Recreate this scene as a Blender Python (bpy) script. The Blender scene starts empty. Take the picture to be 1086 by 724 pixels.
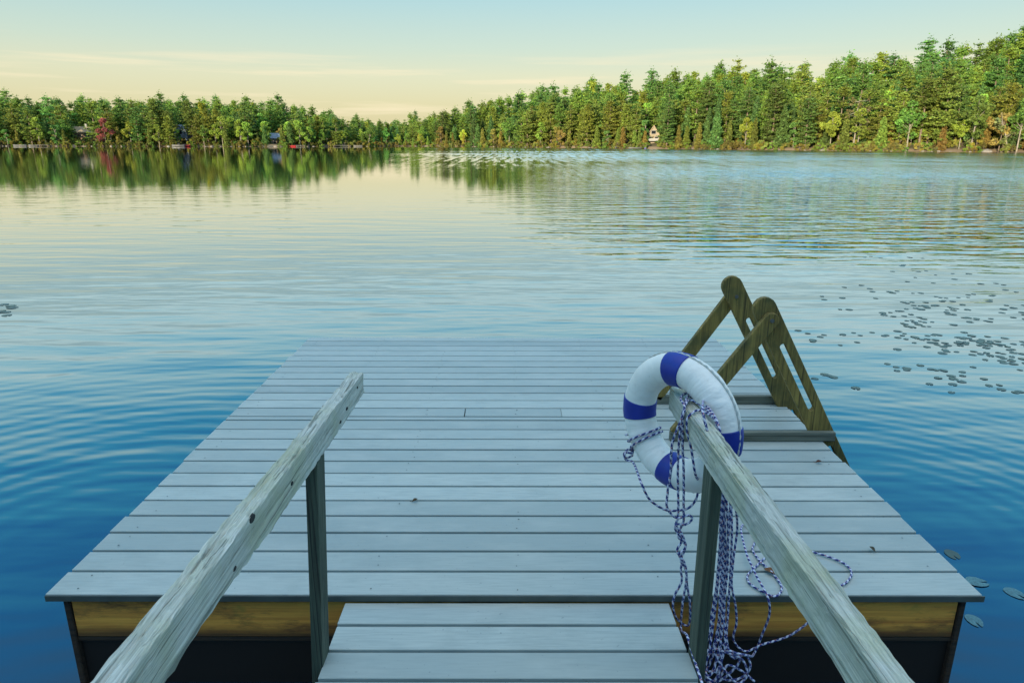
import bpy, bmesh, math, random
import numpy as np
from mathutils import Vector, Matrix

random.seed(7)
rng = np.random.default_rng(7)
scene = bpy.context.scene
COL = scene.collection

# ---------------------------------------------------------------- camera
cam_d = bpy.data.cameras.new('camera')
cam = bpy.data.objects.new('camera', cam_d)
COL.objects.link(cam)
yaw, pitch, roll = -0.003255, 0.282626, 0.0027375
cam_pos = Vector((-0.02499, -2.29585, 1.69422))
cyw, syw = math.cos(yaw), math.sin(yaw)
R1t = Matrix(((cyw, -syw, 0), (syw, cyw, 0), (0, 0, 1)))
r = R1t @ Vector((1, 0, 0))
f = R1t @ Vector((0, math.cos(pitch), -math.sin(pitch)))
u = R1t @ Vector((0, math.sin(pitch), math.cos(pitch)))
rr = r * math.cos(roll) + u * math.sin(roll)
uu = -r * math.sin(roll) + u * math.cos(roll)
M = Matrix(((rr.x, uu.x, -f.x, cam_pos.x), (rr.y, uu.y, -f.y, cam_pos.y), (rr.z, uu.z, -f.z, cam_pos.z), (0, 0, 0, 1)))
cam.matrix_world = M
cam_d.sensor_width = 36.0
cam_d.lens = 727.23 / 1086 * 36.0
cam_d.clip_start = 0.05
cam_d.clip_end = 3000
scene.camera = cam

# ---------------------------------------------------------------- world, sun, exposure
SUN_EL, SUN_AZ = math.radians(11), math.radians(208)      # compass style: 0 = +y, clockwise
w = bpy.data.worlds.new('World')
scene.world = w
w.use_nodes = True
nt = w.node_tree
nt.nodes.clear()
N = nt.nodes.new
out = N('ShaderNodeOutputWorld')
bg = N('ShaderNodeBackground')
sky = N('ShaderNodeTexSky')
sky.sky_type = 'NISHITA'
sky.sun_disc = False
sky.sun_elevation = SUN_EL
sky.sun_rotation = SUN_AZ
sky.air_density = 1.0
sky.dust_density = 1.6
sky.ozone_density = 1.6
tc = N('ShaderNodeTexCoord')
sep = N('ShaderNodeSeparateXYZ')
nt.links.new(tc.outputs['Generated'], sep.inputs[0])
# evening colour of the sky by elevation
ramp = N('ShaderNodeValToRGB')
e = ramp.color_ramp.elements
e[0].position, e[0].color = 0.0, (0.58, 0.50, 0.27, 1)
e[1].position, e[1].color = 1.0, (1.10, 1.20, 1.24, 1)
for p, c in ((0.05, (0.61, 0.56, 0.33, 1)), (0.085, (0.60, 0.60, 0.41, 1)), (0.12, (0.48, 0.58, 0.48, 1)), (0.18, (0.34, 0.53, 0.55, 1)), (0.215, (0.60, 0.84, 0.84, 1)), (0.275, (0.44, 0.84, 0.94, 1)),
             (0.38, (0.07, 0.60, 0.98, 1)), (0.50, (0.045, 0.42, 0.98, 1)), (0.66, (0.14, 0.48, 0.94, 1)), (0.84, (0.92, 1.06, 1.16, 1))):
    q = e.new(p)
    q.color = c
nt.links.new(sep.outputs['Z'], ramp.inputs[0])
tint = N('ShaderNodeMix')
tint.data_type = 'RGBA'
tint.inputs[0].default_value = 0.88
hs = N('ShaderNodeHueSaturation')
hs.inputs['Saturation'].default_value = 0.8
nt.links.new(sky.outputs[0], hs.inputs['Color'])
sc10 = N('ShaderNodeVectorMath')
sc10.operation = 'SCALE'
sc10.inputs['Scale'].default_value = 6.6
nt.links.new(ramp.outputs[0], sc10.inputs[0])
nt.links.new(hs.outputs[0], tint.inputs[6])
nt.links.new(sc10.outputs[0], tint.inputs[7])
# thin cloud bands low over the far shore
div = N('ShaderNodeMath'); div.operation = 'ADD'; div.inputs[1].default_value = 0.06
nt.links.new(sep.outputs['Z'], div.inputs[0])
mp = N('ShaderNodeMapping')
mp.inputs['Scale'].default_value = (1.3, 1.3, 30)
mp.inputs['Rotation'].default_value = (0.0, 0.012, 0)
nt.links.new(tc.outputs['Generated'], mp.inputs[0])
cn = N('ShaderNodeTexNoise')
cn.inputs['Scale'].default_value = 2.2
cn.inputs['Detail'].default_value = 5
cn.inputs['Roughness'].default_value = 0.55
nt.links.new(mp.outputs[0], cn.inputs['Vector'])
cr = N('ShaderNodeMapRange')
cr.inputs['From Min'].default_value = 0.50
cr.inputs['From Max'].default_value = 0.72
nt.links.new(cn.outputs[0], cr.inputs['Value'])
band = N('ShaderNodeMapRange')
band.inputs['From Min'].default_value = 0.125
band.inputs['From Max'].default_value = 0.085
nt.links.new(sep.outputs['Z'], band.inputs['Value'])
mu = N('ShaderNodeMath'); mu.operation = 'MULTIPLY'
nt.links.new(cr.outputs[0], mu.inputs[0]); nt.links.new(band.outputs[0], mu.inputs[1])
mu2 = N('ShaderNodeMath'); mu2.operation = 'MULTIPLY'; mu2.inputs[1].default_value = 0.85
nt.links.new(mu.outputs[0], mu2.inputs[0])
cl = N('ShaderNodeMix'); cl.data_type = 'RGBA'
cl.inputs[7].default_value = (5.2, 4.5, 3.1, 1)
nt.links.new(mu2.outputs[0], cl.inputs[0])
nt.links.new(tint.outputs[2], cl.inputs[6])
nt.links.new(cl.outputs[2], bg.inputs['Color'])
bg.inputs['Strength'].default_value = 0.10
nt.links.new(bg.outputs[0], out.inputs[0])

sd = bpy.data.lights.new('sun', 'SUN')
sd.energy = 4.6
sd.angle = math.radians(1.5)
sd.color = (1.0, 0.86, 0.62)
so = bpy.data.objects.new('sun', sd)
COL.objects.link(so)
sun_dir = Vector((math.sin(SUN_AZ) * math.cos(SUN_EL), math.cos(SUN_AZ) * math.cos(SUN_EL), math.sin(SUN_EL)))
so.rotation_euler = sun_dir.to_track_quat('Z', 'Y').to_euler()

scene.render.engine = 'CYCLES'
scene.cycles.use_denoising = True
scene.cycles.max_bounces = 6
scene.cycles.transparent_max_bounces = 4
scene.view_settings.view_transform = 'Standard'
scene.view_settings.look = 'None'
scene.view_settings.gamma = 1
scene.view_settings.use_curve_mapping = False
scene.view_settings.exposure = 1.0

WATER_Z = -0.45

# ---------------------------------------------------------------- helpers
def link(o, parent=None):
    COL.objects.link(o)
    if parent is not None:
        o.parent = parent
    return o

def tag(o, label=None, cat=None, group=None, kind=None):
    if label: o['label'] = label
    if cat: o['category'] = cat
    if group: o['group'] = group
    if kind: o['kind'] = kind
    return o

def empty(name, loc=(0, 0, 0), rz=0.0):
    o = bpy.data.objects.new(name, None)
    o.empty_display_size = 0.1
    o.location = loc
    o.rotation_euler = (0, 0, rz)
    return link(o)

def from_bm(name, bm, mat, parent=None, smooth=False):
    me = bpy.data.meshes.new(name)
    bm.normal_update()
    bm.to_mesh(me)
    bm.free()
    if smooth:
        me.polygons.foreach_set('use_smooth', [True] * len(me.polygons))
    if mat: me.materials.append(mat)
    return link(bpy.data.objects.new(name, me), parent)

def bm_box(bm, lo, hi, bev=0.0, seg=1, mat=None):
    r_ = bmesh.ops.create_cube(bm, size=1.0)
    vs = r_['verts']
    lo, hi = Vector(lo), Vector(hi)
    c, s = (lo + hi) / 2, hi - lo
    for v in vs:
        v.co = Vector((v.co.x * s.x, v.co.y * s.y, v.co.z * s.z)) + c
        if mat is not None: v.co = mat @ v.co
    if bev > 0:
        es = list({e for v in vs for e in v.link_edges})
        bmesh.ops.bevel(bm, geom=es, offset=bev, segments=seg, affect='EDGES', profile=0.6)
    return vs

def bm_beam(bm, a, b, wx, wz, bev=0.004, up=Vector((0, 0, 1)), seg=2, cuts=0, jitter=0.0):
    """rectangular beam from a to b, wx wide sideways, wz high"""
    a, b = Vector(a), Vector(b)
    d = (b - a); L = d.length; d.normalize()
    side = d.cross(up).normalized(); top = side.cross(d).normalized()
    m = Matrix(((d.x, side.x, top.x, 0), (d.y, side.y, top.y, 0), (d.z, side.z, top.z, 0), (0, 0, 0, 1)))
    m.translation = a
    before = set(bm.verts)
    bm_box(bm, (0, -wx / 2, -wz / 2), (L, wx / 2, wz / 2), 0, mat=m)
    new = [v for v in bm.verts if v not in before]
    es = list({e for v in new for e in v.link_edges})
    if bev > 0:
        bmesh.ops.bevel(bm, geom=es, offset=bev, segments=seg, affect='EDGES', profile=0.6)
    return m

def bm_cyl(bm, a, b, r0, r1=None, seg=12):
    a, b = Vector(a), Vector(b)
    r1 = r0 if r1 is None else r1
    d = b - a
    q = d.to_track_quat('Z', 'Y').to_matrix().to_4x4()
    q.translation = (a + b) / 2
    bmesh.ops.create_cone(bm, cap_ends=True, segments=seg, radius1=r0, radius2=r1, depth=d.length, matrix=q)

def quads_mesh(name, V, C, mat):
    """V (n,4,3), C (n,3): one mesh of loose quads with a colour per quad"""
    n = len(V)
    me = bpy.data.meshes.new(name)
    me.vertices.add(n * 4)
    me.vertices.foreach_set('co', V.reshape(-1).astype(np.float32))
    me.loops.add(n * 4)
    me.loops.foreach_set('vertex_index', np.arange(n * 4, dtype=np.int32))
    me.polygons.add(n)
    me.polygons.foreach_set('loop_start', np.arange(0, n * 4, 4, dtype=np.int32))
    a = me.color_attributes.new('leaf', 'FLOAT_COLOR', 'POINT')
    cc = np.ones((n, 4, 4), np.float32)
    cc[:, :, :3] = C[:, None, :]
    a.data.foreach_set('color', cc.reshape(-1))
    me.update(calc_edges=True)
    me.materials.append(mat)
    return me

# ---------------------------------------------------------------- materials
def new_mat(name):
    m = bpy.data.materials.new(name)
    m.use_nodes = True
    t = m.node_tree
    b = t.nodes['Principled BSDF']
    return m, t, b

def mixc(t, fac, a, b, mode='MIX'):
    n = t.nodes.new('ShaderNodeMix'); n.data_type = 'RGBA'; n.blend_type = mode
    for i, v in ((0, fac), (6, a), (7, b)):
        if hasattr(v, 'is_linked'): t.links.new(v, n.inputs[i])
        elif i == 0: n.inputs[0].default_value = v
        else: n.inputs[i].default_value = (*v, 1) if len(v) == 3 else v
    return n.outputs[2]

def noise(t, vec, scale, detail=3, rough=0.5, sc=(1, 1, 1)):
    mp_ = t.nodes.new('ShaderNodeMapping'); mp_.inputs['Scale'].default_value = sc
    t.links.new(vec, mp_.inputs[0])
    n = t.nodes.new('ShaderNodeTexNoise')
    n.inputs['Scale'].default_value = scale; n.inputs['Detail'].default_value = detail; n.inputs['Roughness'].default_value = rough
    t.links.new(mp_.outputs[0], n.inputs['Vector'])
    return n.outputs[0]

def rng_map(t, v, a, b, c=0.0, d=1.0):
    n = t.nodes.new('ShaderNodeMapRange')
    n.inputs['From Min'].default_value = a; n.inputs['From Max'].default_value = b
    n.inputs['To Min'].default_value = c; n.inputs['To Max'].default_value = d
    t.links.new(v, n.inputs['Value'])
    return n.outputs[0]

def math_(t, op, a, b=None):
    n = t.nodes.new('ShaderNodeMath'); n.operation = op
    for i, v in enumerate((a, b)):
        if v is None: continue
        if hasattr(v, 'is_linked'): t.links.new(v, n.inputs[i])
        else: n.inputs[i].default_value = v
    return n.outputs[0]

def bump(t, b, h, strength=0.4, dist=0.002):
    n = t.nodes.new('ShaderNodeBump')
    n.inputs['Strength'].default_value = strength; n.inputs['Distance'].default_value = dist
    t.links.new(h, n.inputs['Height'])
    t.links.new(n.outputs[0], b.inputs['Normal'])

def objco(t):
    return t.nodes.new('ShaderNodeTexCoord').outputs['Object']

def deck_material():
    m, t, b = new_mat('painted_deck')
    co = objco(t)
    at = t.nodes.new('ShaderNodeAttribute'); at.attribute_name = 'board'
    grain = noise(t, co, 9, 5, 0.6, (0.9, 14, 1))
    blotch = noise(t, co, 2.2, 4, 0.6, (1, 2.5, 1))
    speck = noise(t, co, 60, 2, 0.5, (1, 1, 1))
    c = mixc(t, at.outputs['Fac'], (0.315, 0.36, 0.335), (0.455, 0.495, 0.45))
    c = mixc(t, rng_map(t, grain, 0.42, 0.72, 0, 0.7), c, (0.29, 0.33, 0.31))
    streak = noise(t, co, 2.0, 6, 0.7, (1.0, 30, 1))
    c = mixc(t, rng_map(t, streak, 0.56, 0.70, 0, 0.35), c, (0.25, 0.29, 0.275))
    stain = noise(t, co, 1.1, 7, 0.68, (1.2, 1.6, 1))
    c = mixc(t, rng_map(t, stain, 0.54, 0.62, 0, 0.30), c, (0.26, 0.30, 0.28))
    c = mixc(t, rng_map(t, blotch, 0.48, 0.74, 0, 0.35), c, (0.55, 0.58, 0.53))
    c = mixc(t, rng_map(t, speck, 0.70, 0.76, 0, 0.5), c, (0.12, 0.15, 0.15))
    t.links.new(c, b.inputs['Base Color'])
    t.links.new(rng_map(t, blotch, 0.3, 0.7, 0.42, 0.62), b.inputs['Roughness'])
    bump(t, b, grain, 0.35, 0.002)
    return m

def wood(name, c0, c1, crack, axis='y', bumpd=0.004, moss=None, scale=1.0):
    """weathered timber, grain along one object axis"""
    m, t, b = new_mat(name)
    co = objco(t)
    s1 = {'x': (0.8, 16, 16), 'y': (26, 0.9, 26), 'z': (16, 16, 0.8)}[axis]
    s2 = {'x': (0.5, 34, 34), 'y': (34, 0.5, 34), 'z': (34, 34, 0.5)}[axis]
    g1 = noise(t, co, 3.2 * scale, 6, 0.65, s1)
    g2 = noise(t, co, 3.0 * scale, 3, 0.5, s2)
    bl = noise(t, co, 4 * scale, 5, 0.6)
    c = mixc(t, rng_map(t, g1, 0.3, 0.7), c0, c1)
    if moss: c = mixc(t, rng_map(t, bl, 0.44, 0.62, 0, 0.75), c, moss)
    c = mixc(t, rng_map(t, g2, 0.59, 0.70, 0, 0.75), c, crack)
    g3 = noise(t, co, 1.6 * scale, 2, 0.5, tuple(q * 1.6 for q in s2))
    c = mixc(t, rng_map(t, g3, 0.64, 0.68, 0, 0.8), c, crack)
    g4 = noise(t, co, 5.5 * scale, 3, 0.6, tuple(q * (1.3 if q > 2 else .8) for q in s2))
    c = mixc(t, rng_map(t, g4, 0.40, 0.66, 0, 0.5), c, tuple((p_ + q_) * .33 for p_, q_ in zip(c0, crack)))
    t.links.new(c, b.inputs['Base Color'])
    b.inputs['Roughness'].default_value = 0.8
    h = math_(t, 'SUBTRACT', g1, rng_map(t, g2, 0.58, 0.72))
    bump(t, b, h, 0.6, bumpd)
    return m

M_deck = deck_material()
M_rail = wood('weathered_rail_wood', (0.37, 0.39, 0.335), (0.70, 0.70, 0.62), (0.12, 0.13, 0.10), 'y', 0.006, (0.44, 0.46, 0.30))
M_post = wood('dark_green_post', (0.032, 0.052, 0.036), (0.11, 0.135, 0.09), (0.012, 0.015, 0.012), 'z', 0.004)
M_stain = wood('brown_stained_wood', (0.15, 0.10, 0.022), (0.46, 0.31, 0.075), (0.02, 0.016, 0.008), 'z', 0.003, (0.075, 0.085, 0.03))
M_cross = wood('stained_crossbar', (0.11, 0.115, 0.085), (0.22, 0.225, 0.17), (0.04, 0.04, 0.03), 'x', 0.003)
M_bolt, t_, b_ = new_mat('galvanised_bolt')
b_.inputs['Base Color'].default_value = (0.22, 0.23, 0.22, 1); b_.inputs['Metallic'].default_value = 0.8; b_.inputs['Roughness'].default_value = 0.45

def fascia_material():
    m, t, b = new_mat('stained_fascia_board')
    co = objco(t)
    g = noise(t, co, 3, 6, 0.65, (0.7, 8, 26))
    bl = noise(t, co, 2.4, 7, 0.72, (1, 1, 3.4))
    gr = noise(t, co, 7, 3, 0.6, (1, 1, 1))
    c = mixc(t, rng_map(t, g, 0.3, 0.7), (0.55, 0.18, 0.03), (0.95, 0.45, 0.07))
    c = mixc(t, rng_map(t, bl, 0.50, 0.63, 0, 0.85), c, (0.17, 0.075, 0.022))
    c = mixc(t, rng_map(t, gr, 0.62, 0.74, 0, 0.4), c, (0.13, 0.20, 0.035))
    sp_ = t.nodes.new('ShaderNodeSeparateXYZ'); t.links.new(co, sp_.inputs[0])
    zz = math_(t, 'ADD', sp_.outputs['Z'], math_(t, 'MULTIPLY', bl, 0.05))
    stain = rng_map(t, zz, -0.135, -0.175, 0, 0.85)          # water line rot along the bottom edge
    c = mixc(t, stain, c, (0.05, 0.026, 0.012))
    stain2 = rng_map(t, zz, -0.030, -0.004, 0, 0.9)
    c = mixc(t, stain2, c, (0.07, 0.036, 0.014))
    t.links.new(c, b.inputs['Base Color'])
    b.inputs['Roughness'].default_value = 0.75
    bump(t, b, g, 0.5, 0.003)
    return m
M_fascia = fascia_material()
M_rot = wood('dark_rotten_wood', (0.025, 0.016, 0.010), (0.075, 0.045, 0.024), (0.01, 0.008, 0.006), 'x', 0.006)
M_float, t_, b_ = new_mat('black_float_plastic')
b_.inputs['Base Color'].default_value = (0.010, 0.0065, 0.004, 1); b_.inputs['Roughness'].default_value = 0.7

def plain(name, col, rough=0.6, vary=0.25, scale=6.0, metallic=0.0):
    m, t, b = new_mat(name)
    co = objco(t)
    n = noise(t, co, scale, 4, 0.6)
    lo = tuple(c * (1 - vary) for c in col); hi = tuple(min(1, c * (1 + vary)) for c in col)
    c = mixc(t, rng_map(t, n, 0.3, 0.7), lo, hi)
    t.links.new(c, b.inputs['Base Color'])
    b.inputs['Roughness'].default_value = rough
    b.inputs['Metallic'].default_value = metallic
    return m

def ring_material():
    m, t, b = new_mat('white_ring_vinyl')
    co = objco(t)
    n = noise(t, co, 9, 4, 0.6)
    n2 = noise(t, co, 26, 3, 0.6, (1, 1, 1))
    c = mixc(t, rng_map(t, n, 0.42, 0.75, 0, 0.55), (0.87, 0.86, 0.80), (0.70, 0.70, 0.63))
    c = mixc(t, rng_map(t, n2, 0.62, 0.72, 0, 0.35), c, (0.52, 0.49, 0.41))
    t.links.new(c, b.inputs['Base Color'])
    b.inputs['Roughness'].default_value = 0.45
    # creases run round the tube: stretch the noise across it using the ring's own angle
    sp_ = t.nodes.new('ShaderNodeSeparateXYZ'); t.links.new(co, sp_.inputs[0])
    ang = math_(t, 'ARCTAN2', sp_.outputs['Z'], sp_.outputs['X'])
    cb = t.nodes.new('ShaderNodeCombineXYZ'); t.links.new(math_(t, 'MULTIPLY', ang, 4.2), cb.inputs[0]); t.links.new(math_(t, 'MULTIPLY', sp_.outputs['Y'], 9), cb.inputs[1])
    cr_ = t.nodes.new('ShaderNodeTexNoise'); cr_.inputs['Scale'].default_value = 1.6; cr_.inputs['Detail'].default_value = 3
    t.links.new(cb.outputs[0], cr_.inputs['Vector'])
    bump(t, b, cr_.outputs[0], 0.55, 0.014)
    return m
M_ring = ring_material()
M_band = plain('blue_band_vinyl', (0.006, 0.026, 0.28), 0.5, 0.2, 14)
M_seam = plain('ring_seam_piping', (0.50, 0.52, 0.48), 0.6, 0.2, 30)

def rope_material():
    m, t, b = new_mat('braided_rope')
    uv = t.nodes.new('ShaderNodeUVMap'); uv.uv_map = 'rope'
    sp_ = t.nodes.new('ShaderNodeSeparateXYZ'); t.links.new(uv.outputs[0], sp_.inputs[0])
    U, Vv = sp_.outputs['X'], sp_.outputs['Y']        # U round the rope 0..1, V metres along
    def strand(sgn, freq, ph):
        s = math_(t, 'ADD', math_(t, 'MULTIPLY', Vv, freq), math_(t, 'MULTIPLY', U, sgn))
        s = math_(t, 'FRACT', math_(t, 'ADD', s, ph))
        return s
    s1 = strand(1, 34, 0.0)
    s2 = strand(-1, 34, 0.3)
    white = math_(t, 'MAXIMUM', math_(t, 'LESS_THAN', s1, 0.40), math_(t, 'LESS_THAN', s2, 0.10))
    red = math_(t, 'MULTIPLY', math_(t, 'LESS_THAN', s2, 0.22), math_(t, 'LESS_THAN', strand(1, 17, 0.1), 0.3))
    fade = noise(t, objco(t), 5, 2)
    c = mixc(t, white, (0.020, 0.028, 0.17), (0.62, 0.64, 0.76))
    c = mixc(t, math_(t, 'MULTIPLY', red, 0.8), c, (0.38, 0.10, 0.08))
    c = mixc(t, rng_map(t, fade, 0.45, 0.7, 0, 0.3), c, (0.16, 0.18, 0.30))
    t.links.new(c, b.inputs['Base Color'])
    b.inputs['Roughness'].default_value = 0.75
    h = math_(t, 'ADD', math_(t, 'PINGPONG', s1, 0.5), math_(t, 'PINGPONG', s2, 0.5))
    bump(t, b, h, 0.6, 0.002)
    return m
M_rope = rope_material()

def foliage_material():
    m, t, b = new_mat('foliage')
    at = t.nodes.new('ShaderNodeAttribute'); at.attribute_name = 'leaf'
    oi = t.nodes.new('ShaderNodeObjectInfo')
    hv = t.nodes.new('ShaderNodeHueSaturation')
    t.links.new(rng_map(t, oi.outputs['Random'], 0, 1, 0.475, 0.52), hv.inputs['Hue'])
    t.links.new(rng_map(t, oi.outputs['Random'], 0, 1, 1.0, 1.6), hv.inputs['Value'])
    t.links.new(at.outputs['Color'], hv.inputs['Color'])
    t.links.new(hv.outputs[0], b.inputs['Base Color'])
    b.inputs['Roughness'].default_value = 0.65
    b.inputs['Specular IOR Level'].default_value = 0.25
    tr = t.nodes.new('ShaderNodeBsdfTranslucent')
    t.links.new(hv.outputs[0], tr.inputs['Color'])
    mx = t.nodes.new('ShaderNodeMixShader'); mx.inputs[0].default_value = 0.3
    o = t.nodes['Material Output']
    t.links.new(b.outputs[0], mx.inputs[1]); t.links.new(tr.outputs[0], mx.inputs[2]); t.links.new(mx.outputs[0], o.inputs[0])
    return m
M_leaf = foliage_material()
M_bark = plain('grey_brown_bark', (0.16, 0.12, 0.085), 0.9, 0.4, 3)
M_pale = plain('pale_bark', (0.23, 0.20, 0.155), 0.85, 0.35, 2)

def water_material():
    m, t, b = new_mat('lake_water')
    co = objco(t)
    b.inputs['Base Color'].default_value = (0.0005, 0.018, 0.045, 1)
    b.inputs['Roughness'].default_value = 0.015
    b.inputs['IOR'].default_value = 1.5
    b.inputs['Coat Weight'].default_value = 1.0
    b.inputs['Coat IOR'].default_value = 1.5
    b.inputs['Coat Roughness'].default_value = 0.015
    sp_ = t.nodes.new('ShaderNodeSeparateXYZ'); t.links.new(co, sp_.inputs[0])
    X, Y = sp_.outputs['X'], sp_.outputs['Y']
    # heights in metres
    swell = noise(t, co, 1.45, 2, 0.45, (0.30, 1.25, 1))
    swell2 = noise(t, co, 3.6, 2, 0.5, (0.35, 1.1, 1))
    chop = noise(t, co, 2.6, 2, 0.5, (0.7, 1.25, 1))
    rip = noise(t, co, 6.0, 2, 0.5, (0.5, 1.1, 1))
    wind_n = noise(t, co, 0.018, 3, 0.5, (0.6, 1.6, 1))
    side = rng_map(t, math_(t, 'DIVIDE', X, math_(t, 'MAXIMUM', Y, 1.0)), -0.02, 0.36, 0.0, 1.0)
    far = rng_map(t, Y, 8, 17, 0.0, 1.0)
    wind = math_(t, 'MULTIPLY', math_(t, 'MULTIPLY', side, far), math_(t, 'MULTIPLY', rng_map(t, wind_n, 0.36, 0.60, 0.55, 1.0), rng_map(t, Y, 14, 90, 2.4, 2.4)))
    near = rng_map(t, Y, 4, 34, 1.0, 0.10)
    h = math_(t, 'MULTIPLY', math_(t, 'MULTIPLY', swell, 0.020), near)
    h = math_(t, 'ADD', h, math_(t, 'MULTIPLY', math_(t, 'MULTIPLY', swell2, 0.0062), near))
    h = math_(t, 'ADD', h, math_(t, 'MULTIPLY', rip, math_(t, 'ADD', 0.0007, math_(t, 'MULTIPLY', wind, 0.004))))
    h = math_(t, 'ADD', h, math_(t, 'MULTIPLY', chop, math_(t, 'MULTIPLY', wind, 0.022)))
    big = noise(t, co, 1.15, 2, 0.5, (0.40, 1.3, 1))
    zone = math_(t, 'MULTIPLY', math_(t, 'MULTIPLY', side, rng_map(t, Y, 8.5, 13)), rng_map(t, Y, 60, 24))
    h = math_(t, 'ADD', h, math_(t, 'MULTIPLY', big, math_(t, 'MULTIPLY', zone, 0.13)))
    def rings(cx, cy, k, amp, reach, ph):
        v = t.nodes.new('ShaderNodeVectorMath'); v.operation = 'DISTANCE'
        nz = t.nodes.new('ShaderNodeTexNoise'); nz.inputs['Scale'].default_value = 0.5; nz.inputs['Detail'].default_value = 1
        t.links.new(co, nz.inputs['Vector'])
        ad = t.nodes.new('ShaderNodeVectorMath'); ad.operation = 'ADD'
        scl = t.nodes.new('ShaderNodeVectorMath'); scl.operation = 'SCALE'; scl.inputs['Scale'].default_value = 0.25
        t.links.new(nz.outputs['Color'], scl.inputs[0])
        t.links.new(co, ad.inputs[0]); t.links.new(scl.outputs[0], ad.inputs[1])
        t.links.new(ad.outputs[0], v.inputs[0]); v.inputs[1].default_value = (cx, cy, WATER_Z * 0)
        d = v.outputs['Value']
        s = math_(t, 'SINE', math_(t, 'MULTIPLY', d, k))
        fall = rng_map(t, d, reach, 0.4, 0.0, 1.0)
        fall = math_(t, 'MULTIPLY', fall, rng_map(t, d, 0.2, 1.2, 0.0, 1.0))
        return math_(t, 'MULTIPLY', math_(t, 'MULTIPLY', s, fall), amp)
    h = math_(t, 'ADD', h, rings(2.4, 1.3, 38.0, 0.0007, 3.6, 0))
    h = math_(t, 'ADD', h, rings(-2.3, 1.2, 34.0, 0.0010, 4.2, 0))
    n = t.nodes.new('ShaderNodeBump')
    n.inputs['Strength'].default_value = 1.0; n.inputs['Distance'].default_value = 1.0
    t.links.new(h, n.inputs['Height'])
    # wind roughened water shows mostly the near faces of its wavelets: lean the mean normal that way
    ratio = math_(t, 'DIVIDE', X, math_(t, 'MAXIMUM', Y, 1.0))
    side2 = math_(t, 'MAXIMUM', math_(t, 'MULTIPLY', rng_map(t, ratio, -0.20, 0.12), rng_map(t, Y, 45, 110)), math_(t, 'MULTIPLY', rng_map(t, ratio, 0.0, 0.4), rng_map(t, Y, 10, 45)))
    lean = math_(t, 'MULTIPLY', math_(t, 'MULTIPLY', side2, rng_map(t, wind_n, 0.30, 0.60, 0.35, 1.0)), rng_map(t, Y, 17, 46, 0.008, 0.125))
    gust = noise(t, co, 1.0, 3, 0.65, (1.5, 0.085, 1))
    gust3 = noise(t, co, 1.0, 3, 0.65, (2.4, 0.30, 1))
    gust2 = noise(t, co, 1.0, 3, 0.6, (1.5, 2.0, 1))
    gmix = t.nodes.new('ShaderNodeMix'); gmix.data_type = 'FLOAT'
    t.links.new(rng_map(t, Y, 16, 26), gmix.inputs[0]); t.links.new(gust2, gmix.inputs[2]); t.links.new(gust3, gmix.inputs[3])
    gmix3 = t.nodes.new('ShaderNodeMix'); gmix3.data_type = 'FLOAT'
    t.links.new(rng_map(t, Y, 48, 75), gmix3.inputs[0]); t.links.new(gmix.outputs[0], gmix3.inputs[2]); t.links.new(gust, gmix3.inputs[3])
    gmix = gmix3
    lean = math_(t, 'MULTIPLY', lean, rng_map(t, gmix.outputs[0], 0.38, 0.60, 0.3, 1.3))
    cb = t.nodes.new('ShaderNodeCombineXYZ'); t.links.new(math_(t, 'MULTIPLY', lean, -1.0), cb.inputs[1])
    ad = t.nodes.new('ShaderNodeVectorMath'); ad.operation = 'ADD'
    t.links.new(n.outputs[0], ad.inputs[0]); t.links.new(cb.outputs[0], ad.inputs[1])
    nm = t.nodes.new('ShaderNodeVectorMath'); nm.operation = 'NORMALIZE'
    t.links.new(ad.outputs[0], nm.inputs[0]); t.links.new(nm.outputs[0], b.inputs['Normal']); t.links.new(nm.outputs[0], b.inputs['Coat Normal'])
    return m
M_water = water_material()

def ground_material():
    m, t, b = new_mat('forest_floor')
    co = objco(t)
    n = noise(t, co, 0.25, 6, 0.65)
    n2 = noise(t, co, 1.4, 4, 0.6)
    c = mixc(t, rng_map(t, n, 0.35, 0.65), (0.060, 0.050, 0.022), (0.11, 0.085, 0.04))
    c = mixc(t, rng_map(t, n2, 0.55, 0.66), c, (0.045, 0.065, 0.018))
    sp_ = t.nodes.new('ShaderNodeSeparateXYZ'); t.links.new(co, sp_.inputs[0])
    edge = rng_map(t, math_(t, 'ADD', sp_.outputs['Z'], math_(t, 'MULTIPLY', n2, 0.5)), 0.75, 0.35)
    c = mixc(t, edge, c, (0.24, 0.17, 0.10))
    t.links.new(c, b.inputs['Base Color']); b.inputs['Roughness'].default_value = 0.95
    return m
M_ground = ground_material()

# ---------------------------------------------------------------- lake, hills
# the far shore line and the ground behind it, by bearing from the jetty (px = column of a 1086 wide view with a 727 px lens)
SH = np.array([(-900, 150), (-500, 240), (-150, 285), (0, 290), (200, 297), (300, 305), (400, 335), (425, 345), (470, 335), (540, 302), (600, 280), (700, 245), (810, 215), (950, 188), (1086, 172), (1250, 158), (1600, 120), (2200, 90)], float)
TOP = np.array([(-900, 40), (-300, 45), (0, 40), (100, 41), (200, 42), (300, 40), (345, 35), (380, 28), (405, 19), (416, 17), (430, 22), (500, 37), (550, 44), (600, 52), (650, 58), (700, 68), (750, 72), (800, 73), (850, 72), (900, 79), (950, 81), (1000, 93), (1050, 103), (1086, 109), (1200, 118), (2200, 112)], float)
def shore(px): return np.interp(px, SH[:, 0], SH[:, 1])
TREE_H = 16.5
def crest(px):
    """height of the ground at the crest of the wooded rise"""
    d = shore(px) + 75
    return np.maximum(np.interp(px, TOP[:, 0], TOP[:, 1]) / 727.0 * d + 1.7 - TREE_H * np.where((px > 385) & (px < 450), .6, 1.0), 0.8)
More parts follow.
